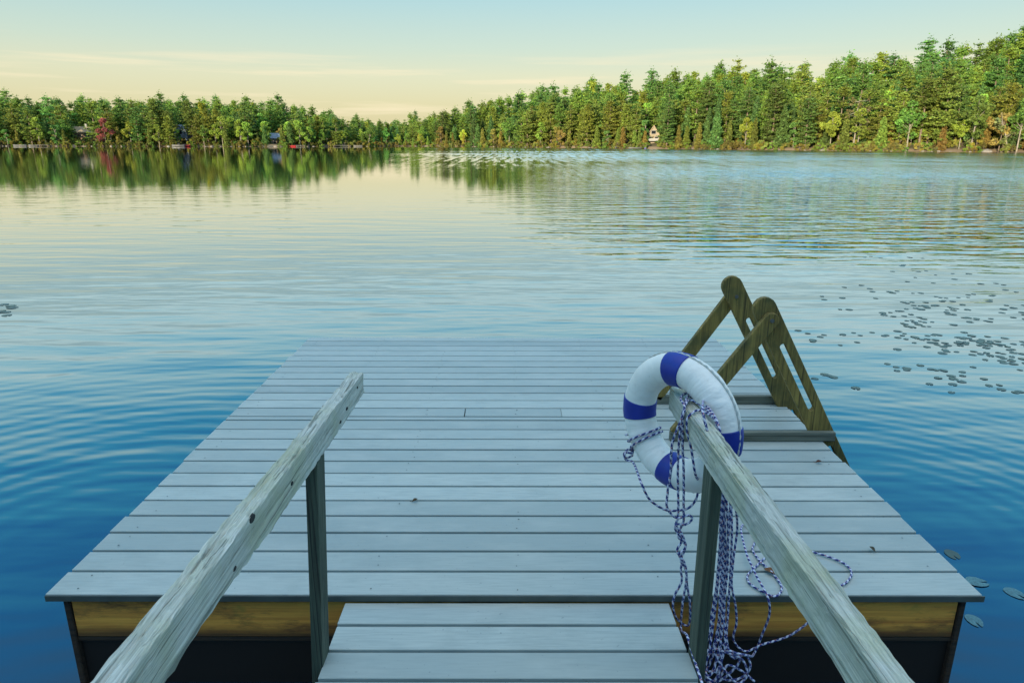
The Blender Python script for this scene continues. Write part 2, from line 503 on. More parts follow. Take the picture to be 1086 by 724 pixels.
def ground_h(px, back):
    a = np.clip(back / 75.0, 0, 1)
    s = np.clip(a, 0, 1) ** 1.15
    rise = np.minimum(back * 0.12, 0.55)
    return WATER_Z - 0.25 + rise + s * (crest(px) - 0.3) + np.where(back > 75, (back - 75) * -0.02, 0)
def world_xy(px, back):
    z = shore(px) + back
    return (px - 543) / 727.0 * z + cam_pos.x, z + cam_pos.y

bm = bmesh.new()
pxs = np.linspace(-900, 2200, 260)
backs = [-6, 0, 1.5, 3, 5, 8, 14, 22, 32, 45, 60, 75, 95, 130, 200, 320]
grid = []
for p in pxs:
    row = []
    for k, bk in enumerate(backs):
        x, y = world_xy(p, bk)
        h = float(ground_h(p, max(bk, 0.0))) if bk >= 0 else WATER_Z - 1.2
        if bk >= 3: h += 0.35 * math.sin(x * .21 + bk) + 0.3 * math.sin(x * .093 - bk * .3)
        if 0 <= bk <= 3: h += 0.12 * math.sin(x * .8) * math.sin(x * .31 + 1)
        row.append(bm.verts.new((x, y, h)))
    grid.append(row)
for i in range(len(grid) - 1):
    for j in range(len(backs) - 1):
        bm.faces.new((grid[i][j], grid[i + 1][j], grid[i + 1][j + 1], grid[i][j + 1]))
hill = from_bm('hills', bm, M_ground, smooth=True)
tag(hill, kind='structure')

bm = bmesh.new()
bmesh.ops.create_grid(bm, x_segments=60, y_segments=60, size=1)
for v in bm.verts:
    v.co = Vector((v.co.x * 700, v.co.y * 400 + 370, 0))
lake = from_bm('lake_water', bm, M_water)
lake.location = (0, 0, WATER_Z)
tag(lake, kind='structure')

# near bank behind the jetty
bm = bmesh.new()
g2 = []
for i in range(41):
    x = -160 + i * 8
    row = []
    for j, (yy, hh) in enumerate(((-5.2, -1.2), (-6.2, -.1), (-8, .45), (-12, 1.0), (-30, 2.5), (-80, 5), (-200, 9))):
        row.append(bm.verts.new((x + .6 * math.sin(j + i), yy - abs(x) * .02 + .5 * math.sin(i * 1.3), hh)))
    g2.append(row)
for i in range(40):
    for j in range(6):
        bm.faces.new((g2[i + 1][j], g2[i][j], g2[i][j + 1], g2[i + 1][j + 1]))
bank = from_bm('near_bank_ground', bm, M_ground, smooth=True)
tag(bank, kind='structure')

# ---------------------------------------------------------------- trees
def rand_quads(cent, size, flat, rg, up=0.0):
    """one randomly turned quad per centre"""
    n = len(cent)
    nrm = rg.normal(size=(n, 3)); nrm[:, 2] = nrm[:, 2] * (1 - flat) + np.sign(nrm[:, 2] + 1e-6) * flat * 1.6 + up
    nrm /= np.linalg.norm(nrm, axis=1)[:, None]
    a = rg.normal(size=(n, 3)); a -= (a * nrm).sum(1)[:, None] * nrm; a /= np.linalg.norm(a, axis=1)[:, None]
    b = np.cross(nrm, a)
    s = size * rg.uniform(.6, 1.35, (n, 1)); s2 = s * rg.uniform(.45, .9, (n, 1))
    a, b = a * s * .5, b * s2 * .5
    k = rg.uniform(-.3, .3, (n, 1))
    return np.stack([cent - a - b * (1 + k), cent + a * (1 + k) - b, cent + a + b * (1 - k), cent - a * (1 - k) + b], 1)

def colour(n, base, rg, spread=0.22, clump=None):
    f = rg.lognormal(0, spread * .5, (n, 1))
    hue = rg.normal(0, .05, (n, 1))
    c = np.array(base)[None, :] * f * np.concatenate([1 + hue, np.ones((n, 1)), 1 - hue], 1)
    return np.clip(c, .003, .6)

def stick(pts, rads, seg=6):
    """tapered trunk or limb as quads (k,4,3)"""
    Q = []
    ringp = []
    for i, p in enumerate(pts):
        p = Vector(p)
        d = (Vector(pts[min(i + 1, len(pts) - 1)]) - Vector(pts[max(i - 1, 0)])).normalized()
        s = d.orthogonal().normalized(); t2 = d.cross(s)
        ringp.append([p + (s * math.cos(2 * math.pi * k / seg) + t2 * math.sin(2 * math.pi * k / seg)) * rads[i] for k in range(seg)])
    for i in range(len(pts) - 1):
        for k in range(seg):
            k2 = (k + 1) % seg
            Q.append([ringp[i][k], ringp[i][k2], ringp[i + 1][k2], ringp[i + 1][k]])
    return np.array(Q, float)

def pine(H, seed, base=(0.085, 0.125, 0.030), bare=.28, wide=.225, lush=1.0):
    rg = np.random.default_rng(seed)
    T = [stick([(0, 0, -.8), (.1, 0, H * .3), (rg.normal(0, .2), rg.normal(0, .2), H * .65), (rg.normal(0, .25), rg.normal(0, .25), H * .97)], [H * .017, H * .013, H * .009, H * .002])]
    cents, cols = [], []
    z = H * bare
    while z < H * .985:
        fz = (z / H - bare) / (1 - bare)
        Lmax = 1.12 * H * wide * (0.62 + .5 * math.sin(min(fz * 2.2 + .6, math.pi * .96))) * (1.02 - fz) ** .40
        nb = rg.integers(3, 6)
        a0 = rg.uniform(0, 6.28)
        if rg.random() < .10:
            z += H * .05; continue
        for k in range(nb):
            a = a0 + k * 6.283 / nb + rg.normal(0, .3)
            L = max(.5, Lmax * rg.uniform(.45, 1.15))
            dz = L * rg.uniform(-.02, .30)
            d = np.array([math.cos(a), math.sin(a), 0])
            T.append(stick([(0, 0, z), tuple(d * L * .85 + np.array([0, 0, z + dz * .7]))], [.05 + .004 * H * (1 - fz), .02], 4))
            m = max(2, int(L / .55))
            for q in np.linspace(.18, 1.0, m):
                n = int(rg.integers(8, 14) * lush)
                cc = d * L * q + np.array([0, 0, z + dz * q]) + rg.normal(size=(n, 3)) * np.array([.34, .34, .13])
                cents.append(cc); cols.append(colour(n, np.array(base) * rg.lognormal(0, .17), rg))
        z += H * rg.uniform(.030, .056) * (1 - .35 * fz)
    n = 46
    cents.append(np.array([0, 0, H * .955]) + rg.normal(size=(n, 3)) * np.array([.55, .55, .62])); cols.append(colour(n, base, rg))
    c = np.concatenate(cents); k = np.concatenate(cols)
    return rand_quads(c, .42, .5, rg), k, np.concatenate(T)

def conical(H, seed, base=(0.055, 0.085, 0.026), wide=.16, dense=1.0, foot=.05):
    rg = np.random.default_rng(seed)
    T = [stick([(0, 0, -.6), (0, 0, H * .5), (.05, 0, H * .95)], [H * .018, H * .010, H * .002])]
    n = int(165 * H * wide / .16 * dense * 1.15)
    fz = rg.beta(1.05, 1.5, n)
    lump = 1 + .25 * np.sin(fz * 23 + seed) + .0
    ang = rg.uniform(0, 6.283, n)
    lob = 1 + .18 * np.sin(ang * 3 + fz * 9 + seed)
    R = H * wide * (1 - fz) ** .75 * lump * lob + .12
    rad = R * rg.uniform(.45, 1.0, n) ** .6
    z = H * (foot + (1 - foot) * fz) - rad * .18
    c = np.stack([np.cos(ang) * rad, np.sin(ang) * rad, z], 1) + rg.normal(size=(n, 3)) * .1
    ck = np.sin(fz * 31 + ang * 2)[:, None] * .15 + 1
    return rand_quads(c, .40, .2, rg), colour(n, base, rg, .25) * ck, np.concatenate(T)

def broad(H, seed, base=(0.10, 0.155, 0.028), wide=.27, n_lobes=13, trunk_lo=.22, lean=0.0):
    rg = np.random.default_rng(seed)
    lx = lean * H
    T = [stick([(0, 0, -.6), (lx * .3, 0, H * .3), (lx * .75, .1, H * .62), (lx, 0, H * .9)], [H * .016, H * .012, H * .008, H * .003])]
    cents, cols = [], []
    for i in range(n_lobes):
        fz = rg.uniform(trunk_lo + .08, .95)
        rmax = H * wide * math.sin(min(1, (fz - trunk_lo + .12) / (1.1 - trunk_lo)) * math.pi) ** .7
        a = rg.uniform(0, 6.283); rad = rmax * rg.uniform(.15, .95)
        ce = np.array([math.cos(a) * rad + lx * fz, math.sin(a) * rad, H * fz])
        T.append(stick([(lx * fz * .8, 0, H * fz * .72), tuple(ce)], [.07, .02], 4))
        n = int(rg.integers(95, 150))
        p = rg.normal(size=(n, 3)); p /= np.linalg.norm(p, axis=1)[:, None]
        p *= (rg.uniform(.35, 1, (n, 1)) ** .5) * H * .105 * np.array([1.1, 1.1, .8]) * rg.uniform(.7, 1.2)
        cents.append(ce + p); cols.append(colour(n, np.array(base) * rg.lognormal(0, .16), rg))
    c = np.concatenate(cents)
    return rand_quads(c, .40, .15, rg), np.concatenate(cols), np.concatenate(T)

def scraggly(H, seed, base=(0.16, 0.15, 0.05)):
    """half bare tree: pale crooked limbs with a few tufts"""
    rg = np.random.default_rng(seed)
    T = [stick([(0, 0, -.6), (.2, 0, H * .4), (-.1, .1, H * .7), (.2, 0, H)], [H * .018, H * .013, H * .009, .03])]
    cents = []
    for i in range(11):
        z = H * rg.uniform(.3, .95); a = rg.uniform(0, 6.28); L = H * rg.uniform(.12, .26)
        e_ = np.array([math.cos(a) * L, math.sin(a) * L, z + L * rg.uniform(-.1, .5)])
        T.append(stick([(0, 0, z), tuple(e_ * np.array([.6, .6, 1]) - np.array([0, 0, L * .1])), tuple(e_)], [.09, .06, .02], 4))
        n = int(rg.integers(10, 28))
        cents.append(e_ * np.array([.85, .85, 1]) + rg.normal(size=(n, 3)) * .45)
    c = np.concatenate(cents)
    return rand_quads(c, .5, .3, rg), colour(len(c), base, rg), np.concatenate(T)

G1, G2, G3 = (0.115, 0.170, 0.026), (0.080, 0.140, 0.030), (0.160, 0.195, 0.030)
PROTO = {
    'white_pine': [pine(17, 1, G1, .16), pine(19, 2, G2, .12, .20), pine(15, 3, G3, .18, .24), pine(18, 4, (.100, .150, .026), .28, .21), pine(16, 5, (.14, .175, .030), .16, .23, 1.1)],
    'cedar': [conical(8, 11, (.165, .155, .032), .13), conical(7, 12, (.20, .155, .036), .15), conical(9, 13, (.115, .145, .028), .12), conical(7.5, 14, (.13, .175, .030), .18)],
    'fir': [conical(13, 21, (.065, .120, .034), .16, .9), conical(11, 22, (.08, .145, .036), .18, .9)],
    'birch': [broad(11, 31, (.15, .225, .034)), broad(9.5, 32, (.21, .25, .034), .30), broad(12, 33, (.11, .19, .034), .26), broad(8, 34, (.10, .22, .05), .34, 11, .1)],
    'maple': [broad(11, 41, (.19, .05, .052), .30, 14, .1)],
    'rusty_maple': [broad(9, 42, (.21, .15, .045), .30, 12, .15), broad(10, 43, (.20, .17, .04), .28, 12, .2)],
    'bare_pine': [scraggly(12, 51), scraggly(10, 52, (.12, .13, .04))],
    'bush': [broad(3.2, 61, (.15, .15, .03), .5, 8, .0), broad(2.6, 62, (.11, .17, .03), .55, 8, .0), broad(2.8, 63, (.155, .135, .035), .5, 8, .0)],
}
MESH = {}
for kind, lst in PROTO.items():
    MESH[kind] = []
    for V_, C_, T_ in lst:
        tm = quads_mesh('trunk', T_, np.full((len(T_), 3), .2), M_pale if kind in ('birch', 'bare_pine') else M_bark)
        MESH[kind].append((quads_mesh('crown', V_, C_, M_leaf), tm))

# houses stand at these columns: keep trees off them and out of the line in front
CLEAR = [(99, 120, 30), (208, 217, 24), (299, 306, 20), (684, 695, 24)]

KIND_TEXT = {
    'white_pine': ('tall tiered white pine', 'pine'), 'cedar': ('slim rusty cedar', 'cedar'), 'fir': ('dark pointed fir', 'fir'),
    'birch': ('leafy light green birch', 'birch'), 'rusty_maple': ('orange brown maple', 'maple'), 'bare_pine': ('half bare pine', 'pine'), 'bush': ('low waterline bush', 'bush'),
}
SECT = [(108, 'left of the red maple'), (208, 'between the red maple and the blue house'), (303, 'between the blue house and the brown shed'),
        (416, 'between brown shed and the treeline dip'), (560, 'just right of the treeline dip'), (688, 'left of the white gabled cabin'),
        (790, 'right of the white gabled cabin'), (890, 'between the gabled cabin and the bare snag'), (1000, 'past the bare snag'), (5000, 'around the leaning pale trunk')]
def section(px):
    for lim, s in SECT:
        if px < lim: return s

tree_n = [0]
def place_tree(kind, var, px, back, s, rz, label=None, sy=1.0, group=True, name=None):
    x, y = world_xy(px, back)
    z = float(ground_h(px, back))
    cm, tm = MESH[kind][var]
    o = bpy.data.objects.new(name or {'bush': 'shore_bush', 'maple': 'maple_tree', 'rusty_maple': 'maple_tree', 'bare_pine': 'bare_pine_tree'}.get(kind, kind + '_tree'), None)
    o.location = (x, y, z); o.rotation_euler = (0, 0, rz); o.scale = (s * sy, s * sy, s)
    COL.objects.link(o)
    for nm, me in (('crown', cm), ('trunk', tm)):
        c = bpy.data.objects.new(nm, me); COL.objects.link(c); c.parent = o
    tx, cat = KIND_TEXT.get(kind, ('red maple', 'maple'))
    if label is None:
        row = 'at the water' if back < 5 else ('second row' if back < 16 else 'on the slope')
        lb = tx + ' ' + {'at the water': 'at the waterline', 'second row': 'a row back', 'on the slope': 'up the slope'}[row] + ' ' + section(px)
        if kind == 'bush': lb = tx + ' ' + section(px)
        tag(o, lb, cat, lb if group else None)
    else:
        tag(o, label, cat)
    tree_n[0] += 1
    return o

def blocked(px, back, slack=0):
    for a, b, d in CLEAR:
        if a - slack < px < b + slack and back < d: return True
    return False

# trees one can pick out
place_tree('maple', 0, 132, 2.5, 1.0, .4, 'crimson red maple among green trees beside the long low cabin')
place_tree('bare_pine', 0, 893, 4, 1.15, .3, 'bare snag with crooked pale limbs standing against dark pines on the right shore')
place_tree('rusty_maple', 0, 3, 24, 1.0, .3, 'orange topped maple at the far edge of the wood, past the long low cabin')
place_tree('cedar', 3, 697, 4, .85, .2, 'small green cedar hard by the right wall of the gabled cabin')
place_tree('cedar', 1, 680, 4, .8, 1.2, 'small rusty cedar hard by the left wall of the gabled cabin')
o_ = place_tree('white_pine', 3, 960, 5, 1.02, .9, 'tall pine with an open crown and a bare pale trunk at the right shore')
o_ = place_tree('bare_pine', 1, 1052, 2, 1.0, 1.0, 'leaning pale trunk with sparse leaves over the rocks of the right shore')
o_.rotation_euler = (0, math.radians(-24), .2)
o_ = place_tree('bare_pine', 1, 1010, 2, .7, 2.0, 'short crooked half bare tree bending low over the right shore')
o_.rotation_euler = (0, math.radians(18), .4)
o_ = place_tree('birch', 2, 398, 3, .8, .7, 'thin birch leaning over the water at the dip in the treeline')
o_.rotation_euler = (0, math.radians(14), 0)
place_tree('cedar', 1, 443 + 540, 2, .95, 0.2, 'rust coloured cedar standing alone in front of the open crowned pine')

placed = []
def try_place(px, back, mind):
    x, y = world_xy(px, back)
    for (a, b) in placed:
        if (a - x) ** 2 + (b - y) ** 2 < mind * mind: return False
    placed.append((x, y)); return True

indiv, rest = [], []
# front rows, left to right
def pick(px, back, rg_):
    right = px > 430
    u_ = rg_.random()
    if back < 5:
        tbl = (('cedar', .46), ('birch', .30), ('white_pine', .14), ('rusty_maple', .04), ('fir', .06)) if right else (('cedar', .22), ('birch', .46), ('white_pine', .22), ('rusty_maple', .03), ('fir', .07))
    elif back < 18:
        tbl = (('white_pine', .48), ('fir', .20), ('birch', .18), ('cedar', .11), ('rusty_maple', .03))
    else:
        tbl = (('white_pine', .70), ('fir', .08), ('birch', .20), ('rusty_maple', .02))
    for k, p in tbl:
        if u_ < p: return k
        u_ -= p
    return tbl[0][0]

rg_ = np.random.default_rng(99)
cand = []
for back0, back1, n, mind in ((1.2, 5, 620, 2.7), (6, 17, 1600, 2.9), (18, 90, 8000, 4.0)):
    for _ in range(n):
        # even along the shore in metres: weight columns by distance
        px = rg_.uniform(-330, 1330)
        if rg_.random() > shore(px) / 345: continue
        bk = rg_.uniform(back0, back1)
        if blocked(px, bk, 2 if bk > 5 else 5): continue
        if not try_place(px, bk, mind): continue
        k = pick(px, bk, rg_)
        v = int(rg_.integers(len(PROTO[k])))
        s = rg_.uniform(.72, 1.14)
        if k != 'bush': s *= float(np.interp(px, (-400, 0, 280, 345, 385, 440, 480, 540), (.95, .95, .93, .84, .62, .60, .88, 1.0)))
        if bk > 18 and rg_.random() < .12: s *= 1.15
        cand.append((px, bk, k, v, s, rg_.uniform(0, 6.28)))
vis = [c for c in cand if -25 < c[0] < 1111]
# the front rows in view are trees of their own, up to about 290; the wood behind reads as one mass
vis.sort(key=lambda c: (shore(c[0]) + c[1] * 6) / c[4] if c[1] < 18 else 1e4)
indiv = vis[:282]
ids = set(id(c) for c in indiv)
rest = [c for c in cand if id(c) not in ids]
for px, bk, k, v, s, rz in indiv:
    place_tree(k, v, px, bk, s, rz)

def merge(name, items, xyz=None):
    Vs, Cs, Ts = [], [], []
    rg = np.random.default_rng(5)
    for i, it in enumerate(items):
        if xyz is None:
            px, bk, k, v, s, rz = it
            x, y = world_xy(px, bk); z = float(ground_h(px, bk))
        else:
            x, y, z, k, v, s, rz = it
        V_, C_, T_ = PROTO[k][v]
        c, sn = math.cos(rz), math.sin(rz)
        R = np.array([[c, -sn, 0], [sn, c, 0], [0, 0, 1]]) * s
        Vs.append(V_ @ R.T + np.array([x, y, z]))
        f = rg.lognormal(0, .17); hu = rg.normal(.02, .09)
        Cs.append(C_ * f * np.array([1 + hu, 1, 1 - hu]))
        Ts.append(T_ @ R.T + np.array([x, y, z]))
    o = link(bpy.data.objects.new(name, quads_mesh(name, np.concatenate(Vs), np.concatenate(Cs), M_leaf)))
    tr = link(bpy.data.objects.new('trunks', quads_mesh('trunks', np.concatenate(Ts), np.full((sum(len(a) for a in Ts), 3), .2), M_bark)), o)
    return o
fo = merge('forest', rest)
tag(fo, 'dense mixed pine wood covering the hills behind the far shore', 'forest', kind='stuff')
ug = []
for _ in range(2600):
    px = rg_.uniform(-300, 1330)
    if rg_.random() > shore(px) / 345: continue
    bk = 0.4 + 22 * rg_.random() ** 1.7
    if any(a < px < b and bk < 9 for a, b, d in CLEAR[1:]): continue
    ug.append((px, bk, 'bush', int(rg_.integers(3)), rg_.uniform(.45, 1.05), rg_.uniform(0, 6.28)))
uo = merge('undergrowth', ug)
tag(uo, 'low scrub and shoots filling the ground between the far trees', 'undergrowth', kind='stuff')
print('individual trees', tree_n[0], 'forest trees', len(rest))

# the wood on the near bank, behind the jetty: shades the float from the low sun
nb = []
for i in range(330):
    x = rg_.uniform(-110, 80); y = rg_.uniform(-66, -30)
    if abs(x) < 2.5 and y > -11: continue
    k = ('white_pine', 'birch', 'fir', 'white_pine')[int(rg_.integers(4))]
    v = int(rg_.integers(len(PROTO[k])))
    nb.append((x, y, 1.2, k, v, rg_.uniform(.85, 1.2), rg_.uniform(0, 6.28)))
fn = merge('near_woods', nb, True)
tag(fn, 'wood on the near bank behind the jetty', 'forest', kind='stuff')

# ---------------------------------------------------------------- the swimming float
flt = empty('swim_float', (0, 0, 0))
tag(flt, 'square floating swim platform of grey deck boards, afloat at the end of the gangway', 'float')

def boards_mesh(name, rows, z0, z1, mat, slope=0.0, parent=None, warp=0.0015):
    """rows: (x0, x1, y0, y1); one mesh, a value per board"""
    bm = bmesh.new()
    lay = bm.faces.layers.float.new('bv')
    vals = []
    for (x0, x1, y0, y1) in rows:
        old = set(bm.faces)
        dz = random.uniform(-warp, warp); dx = random.uniform(-.006, .006)
        nseg = max(1, int((x1 - x0) / .3))
        vs = bm_box(bm, (x0 + dx, y0, z0 + dz), (x1 + dx, y1, z1 + dz), 0.002, 1)
        val = random.random()
        for f_ in bm.faces:
            if f_ not in old: f_[lay] = val
    if slope:
        for v in bm.verts: v.co.z += slope * v.co.y
    me = bpy.data.meshes.new(name)
    bm.normal_update()
    vals = [f_[lay] for f_ in bm.faces]
    bm.to_mesh(me); bm.free()
    a = me.attributes.new('board', 'FLOAT', 'FACE')
    a.data.foreach_set('value', vals)
    me.materials.append(mat)
    return link(bpy.data.objects.new(name, me), parent)

rows = []
P, gp, HW = .145, .015, 1.83
y = 0.0
for i in range(12):
    rows.append((-HW, HW, y + (gp if i else 0), y + P)); y += P
rows.append((-HW, HW, y + gp, y + .058)); y += .058
for i in range(12):
    if i == 0:
        rows += [(-HW, -.320, y + gp, y + P), (-.317, .308, y + gp, y + P), (.312, HW, y + gp, y + P)]
    else:
        rows.append((-HW, HW, y + gp, y + P))
    y += P
rows.append((-HW, HW, y + gp, 3.655))
deck = boards_mesh('deck', rows, -.026, 0, M_deck, parent=flt)
# screw heads over the joists
bm = bmesh.new()
for (x0, x1, y0, y1) in rows:
    if y1 - y0 < .1: continue
    for jx in (-1.72, -1.15, -.57, .015, .59, 1.16, 1.73):
        for yy in (y0 + .03, y1 - .03):
            if random.random() < .4:
                jx_ = jx + random.uniform(-.012, .012)
                bmesh.ops.create_circle(bm, cap_ends=True, segments=8, radius=random.uniform(.0028, .0042), matrix=Matrix.Translation((jx_, yy + random.uniform(-.006, .006), .0022)))
M_screw = plain('dark_screw_heads', (0.06, 0.075, 0.075), 0.6)
from_bm('deck_screws', bm, M_screw, deck)

M_lip_shade = plain('painted_lip_shade', (.075, .095, .085), .6, .3, 5)  # added strip: shade on the deck's front lip put into a dark colour
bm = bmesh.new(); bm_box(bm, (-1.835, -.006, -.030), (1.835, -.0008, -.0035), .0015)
from_bm('lip_shade_strip', bm, M_lip_shade, flt)
bm = bmesh.new(); bm_box(bm, (-1.755, .02, -.214), (1.755, .058, -.029), .004)
from_bm('front_fascia', bm, M_fascia, flt)
bm = bmesh.new(); bm_box(bm, (-1.78, .024, -.238), (1.78, .054, -.2165), .006, 2)
from_bm('bottom_rail', bm, M_rot, flt)
for sx in (-1, 1):
    bm = bmesh.new(); bm_box(bm, (min(sx * 1.783, sx * 1.758), .014, -.62), (max(sx * 1.783, sx * 1.758), .09, -.0275), .004)
    from_bm('corner_post', bm, M_rot, flt)
    bm = bmesh.new(); bm_box(bm, (min(sx * 1.78, sx * 1.742), .093, -.22), (max(sx * 1.78, sx * 1.742), 3.60, -.028), .004)
    from_bm('side_fascia', bm, M_fascia, flt)
bm = bmesh.new(); bm_box(bm, (-1.735, 3.56, -.22), (1.735, 3.60, -.028), .004)
from_bm('back_fascia', bm, M_fascia, flt)
bm = bmesh.new()
for jx in (-1.15, -.57, .015, .59, 1.16):
    bm_box(bm, (jx - .019, .062, -.19), (jx + .019, 3.556, -.030), 0)
from_bm('joists', bm, M_rot, flt)
bm = bmesh.new(); bm_box(bm, (-1.765, .036, -.80), (1.765, 3.575, -.2405), .012, 2)
from_bm('pontoon', bm, M_float, flt)

# ---------------------------------------------------------------- gangway with its two handrails
gw = empty('gangway', (0, 0, 0))
tag(gw, 'narrow grey plank gangway with weathered handrails leading down to the float', 'gangway')
SL = -.0413
rows = []
y = -.012
for i in range(22):
    rows.append((-.659, .603, y - .142 + .015, y)); y -= .142
boards_mesh('walkway', rows, -.056, -.030, M_deck, SL, gw)
for x0 in (-.640, .546):
    bm = bmesh.new(); bm_box(bm, (x0, -3.1, -.20), (x0 + .038, -.05, -.058), .003)
    for v in bm.verts: v.co.z += SL * v.co.y
    from_bm('side_beam', bm, M_rot, gw)

def rail_mesh(a, b, wx, wz, seed):
    """a weathered rail: many cross sections, edges worn, ends ragged"""
    rg = np.random.default_rng(seed)
    a, b = np.array(a, float), np.array(b, float)
    L = np.linalg.norm(b - a); d = (b - a) / L
    side = np.cross(d, [0, 0, 1]); side /= np.linalg.norm(side); up = np.cross(side, d)
    n = 140
    ch = .005
    prof = []
    hx, hz = wx / 2, wz / 2
    for (sx, sz) in ((1, 1), (-1, 1), (-1, -1), (1, -1)):
        pts = [(sx * hx, sz * (hz - ch)), (sx * (hx - ch * .35), sz * (hz - ch * .35)), (sx * (hx - ch), sz * hz)]
        if sx * sz < 0: pts = pts[::-1]
        prof += pts
        nx, nz = {(1, 1): (-1, 1), (-1, 1): (-1, -1), (-1, -1): (1, -1), (1, -1): (1, 1)}[(sx, sz)]
        p0 = np.array(pts[-1]); p1 = np.array((nx * (hx if sz == nz else hx), nz * hz))
        last = pts[-1]
        nxt = (nx * (hx - ch), nz * hz) if sz == nz else (nx * hx, nz * (hz - ch))
        for q in (.25, .5, .75):
            prof.append((last[0] + (nxt[0] - last[0]) * q, last[1] + (nxt[1] - last[1]) * q))
    m = len(prof)
    bm = bmesh.new()
    ringv = []
    walk = np.cumsum(rg.normal(0, .0006, (n + 1, m)), axis=0)
    walk -= np.linspace(0, 1, n + 1)[:, None] * walk[-1]
    walk = np.clip(walk, -.004, .0025)
    for i in range(n + 1):
        t = i / n
        row = []
        for j, (px_, pz_) in enumerate(prof):
            k = 1 + (walk[i, j] + rg.normal(0, .0007)) / .03
            endj = rg.normal(0, .004) if i in (0, n) else 0
            nick = 0
            p = a + d * (L * t + endj) + side * px_ * k + up * pz_ * k
            row.append(bm.verts.new(tuple(p)))
        ringv.append(row)
    for i in range(n):
        for j in range(m):
            j2 = (j + 1) % m
            bm.faces.new((ringv[i][j], ringv[i][j2], ringv[i + 1][j2], ringv[i + 1][j]))
    bm.faces.new(ringv[0][::-1]); bm.faces.new(ringv[-1])
    bmesh.ops.recalc_face_normals(bm, faces=bm.faces[:])
    return bm

# left rail (inner top edge from y=.32 z=.807 up to the shore), right rail
def zl(y): return .807 - (y - .32) * .0535
def zr(y): return .782 - (y - .20) * .034
rl = from_bm('handrail', rail_mesh((-.640, .315, zl(.315) - .046), (-.640, -2.9, zl(-2.9) - .046), .050, .092, 3), M_rail, gw)
rr_ = from_bm('handrail', rail_mesh((.623, .205, zr(.205) - .045), (.623, -2.9, zr(-2.9) - .045), .052, .090, 4), M_rail, gw)
def post(x_bot, x_top, y0, y1, z0, z1, parent):
    bm = bmesh.new()
    vs = bm_box(bm, (-.019, y0, z0), (.019, y1, z1), .004, 2)
    bmesh.ops.bisect_plane(bm, geom=bm.verts[:] + bm.edges[:] + bm.faces[:], plane_co=(0, 0, .3), plane_no=(0, 0, 1))
    for v in bm.verts:
        q = (v.co.z - z0) / (z1 - z0)
        v.co.x += x_bot + (x_top - x_bot) * q
    return from_bm('post', bm, M_post, parent)
post(-.683, -.637, -.372, -.282, -.16, zl(-.3) - .098, rl)
post(.624, .620, -.372, -.282, -.16, zr(-.3) - .096, rr_)
post(-.683, -.645, -2.42, -2.33, -.10, zl(-2.4) - .098, rl)
post(.624, .620, -2.42, -2.33, -.10, zr(-2.4) - .096, rr_)
# old nail holes and a knot in the left rail
bm = bmesh.new()
for (yy, dz, rad) in ((-.90, -.006, .011), (-.62, -.050, .006), (-1.02, -.062, .006), (-.08, -.07, .006), (.20, -.03, .005), (.02, -.055, .007)):
    m4 = Matrix.Translation((-.6140, yy, zl(yy) + dz)) @ Matrix.Rotation(math.pi / 2, 4, 'Y') @ Matrix.Diagonal((1, 1.9, 1, 1))
    bmesh.ops.create_cone(bm, cap_ends=True, segments=10, radius1=rad, radius2=rad * .7, depth=.004, matrix=m4)
M_hole = plain('dark_knot', (0.02, 0.022, 0.02), 0.9)
from_bm('knot_marks', bm, M_hole, rl)

# ---------------------------------------------------------------- the swim ladder
lad = empty('swim_ladder', (1.6, 1.74, 0))
tag(lad, 'dark brown wooden swim ladder with slotted rails, braced over the edge of the float', 'ladder')
lad_off = Vector((-1.6, -1.74, 0))

def outline_prism(outer, holes, y0, y1, bev=0.006):
    """flat plank in the xz plane with slots, thickness along y"""
    bm = bmesh.new()
    es = []
    for loop in [outer] + holes:
        vs = [bm.verts.new((x, y0, z)) for x, z in loop]
        es += [bm.edges.new((vs[i], vs[(i + 1) % len(vs)])) for i in range(len(vs))]
    bmesh.ops.triangle_fill(bm, use_beauty=True, use_dissolve=False, edges=es)
    ret = bmesh.ops.extrude_face_region(bm, geom=bm.faces[:])
    for v in ret['geom']:
        if isinstance(v, bmesh.types.BMVert): v.co.y = y1
    bmesh.ops.recalc_face_normals(bm, faces=bm.faces[:])
    if bev:
        sharp = [e for e in bm.edges if len(e.link_faces) == 2 and e.calc_face_angle(0) > math.radians(60)]
        bmesh.ops.bevel(bm, geom=sharp, offset=bev, segments=2, affect='EDGES', profile=.6)
    return bm

def capsule(cx, cz, dx, dz, L0, L1, hw, n=9, square_end=False):
    """loop round a strip along (dx, dz) from L0 to L1, rounded at L0 (and at L1)"""
    nx, nz = -dz, dx
    pts = []
    for i in range(n + 1):
        a = math.pi / 2 + math.pi * i / n
        pts.append((cx + dx * (L0 + math.cos(a) * hw) + nx * math.sin(a) * hw, cz + dz * (L0 + math.cos(a) * hw) + nz * math.sin(a) * hw))
    if square_end:
        pts += [(cx + dx * L1 - nx * hw, cz + dz * L1 - nz * hw), (cx + dx * L1 + nx * hw, cz + dz * L1 + nz * hw)]
    else:
        for i in range(n + 1):
            a = -math.pi / 2 + math.pi * i / n
            pts.append((cx + dx * (L1 + math.cos(a) * hw) + nx * math.sin(a) * hw, cz + dz * (L1 + math.cos(a) * hw) + nz * math.sin(a) * hw))
    return pts

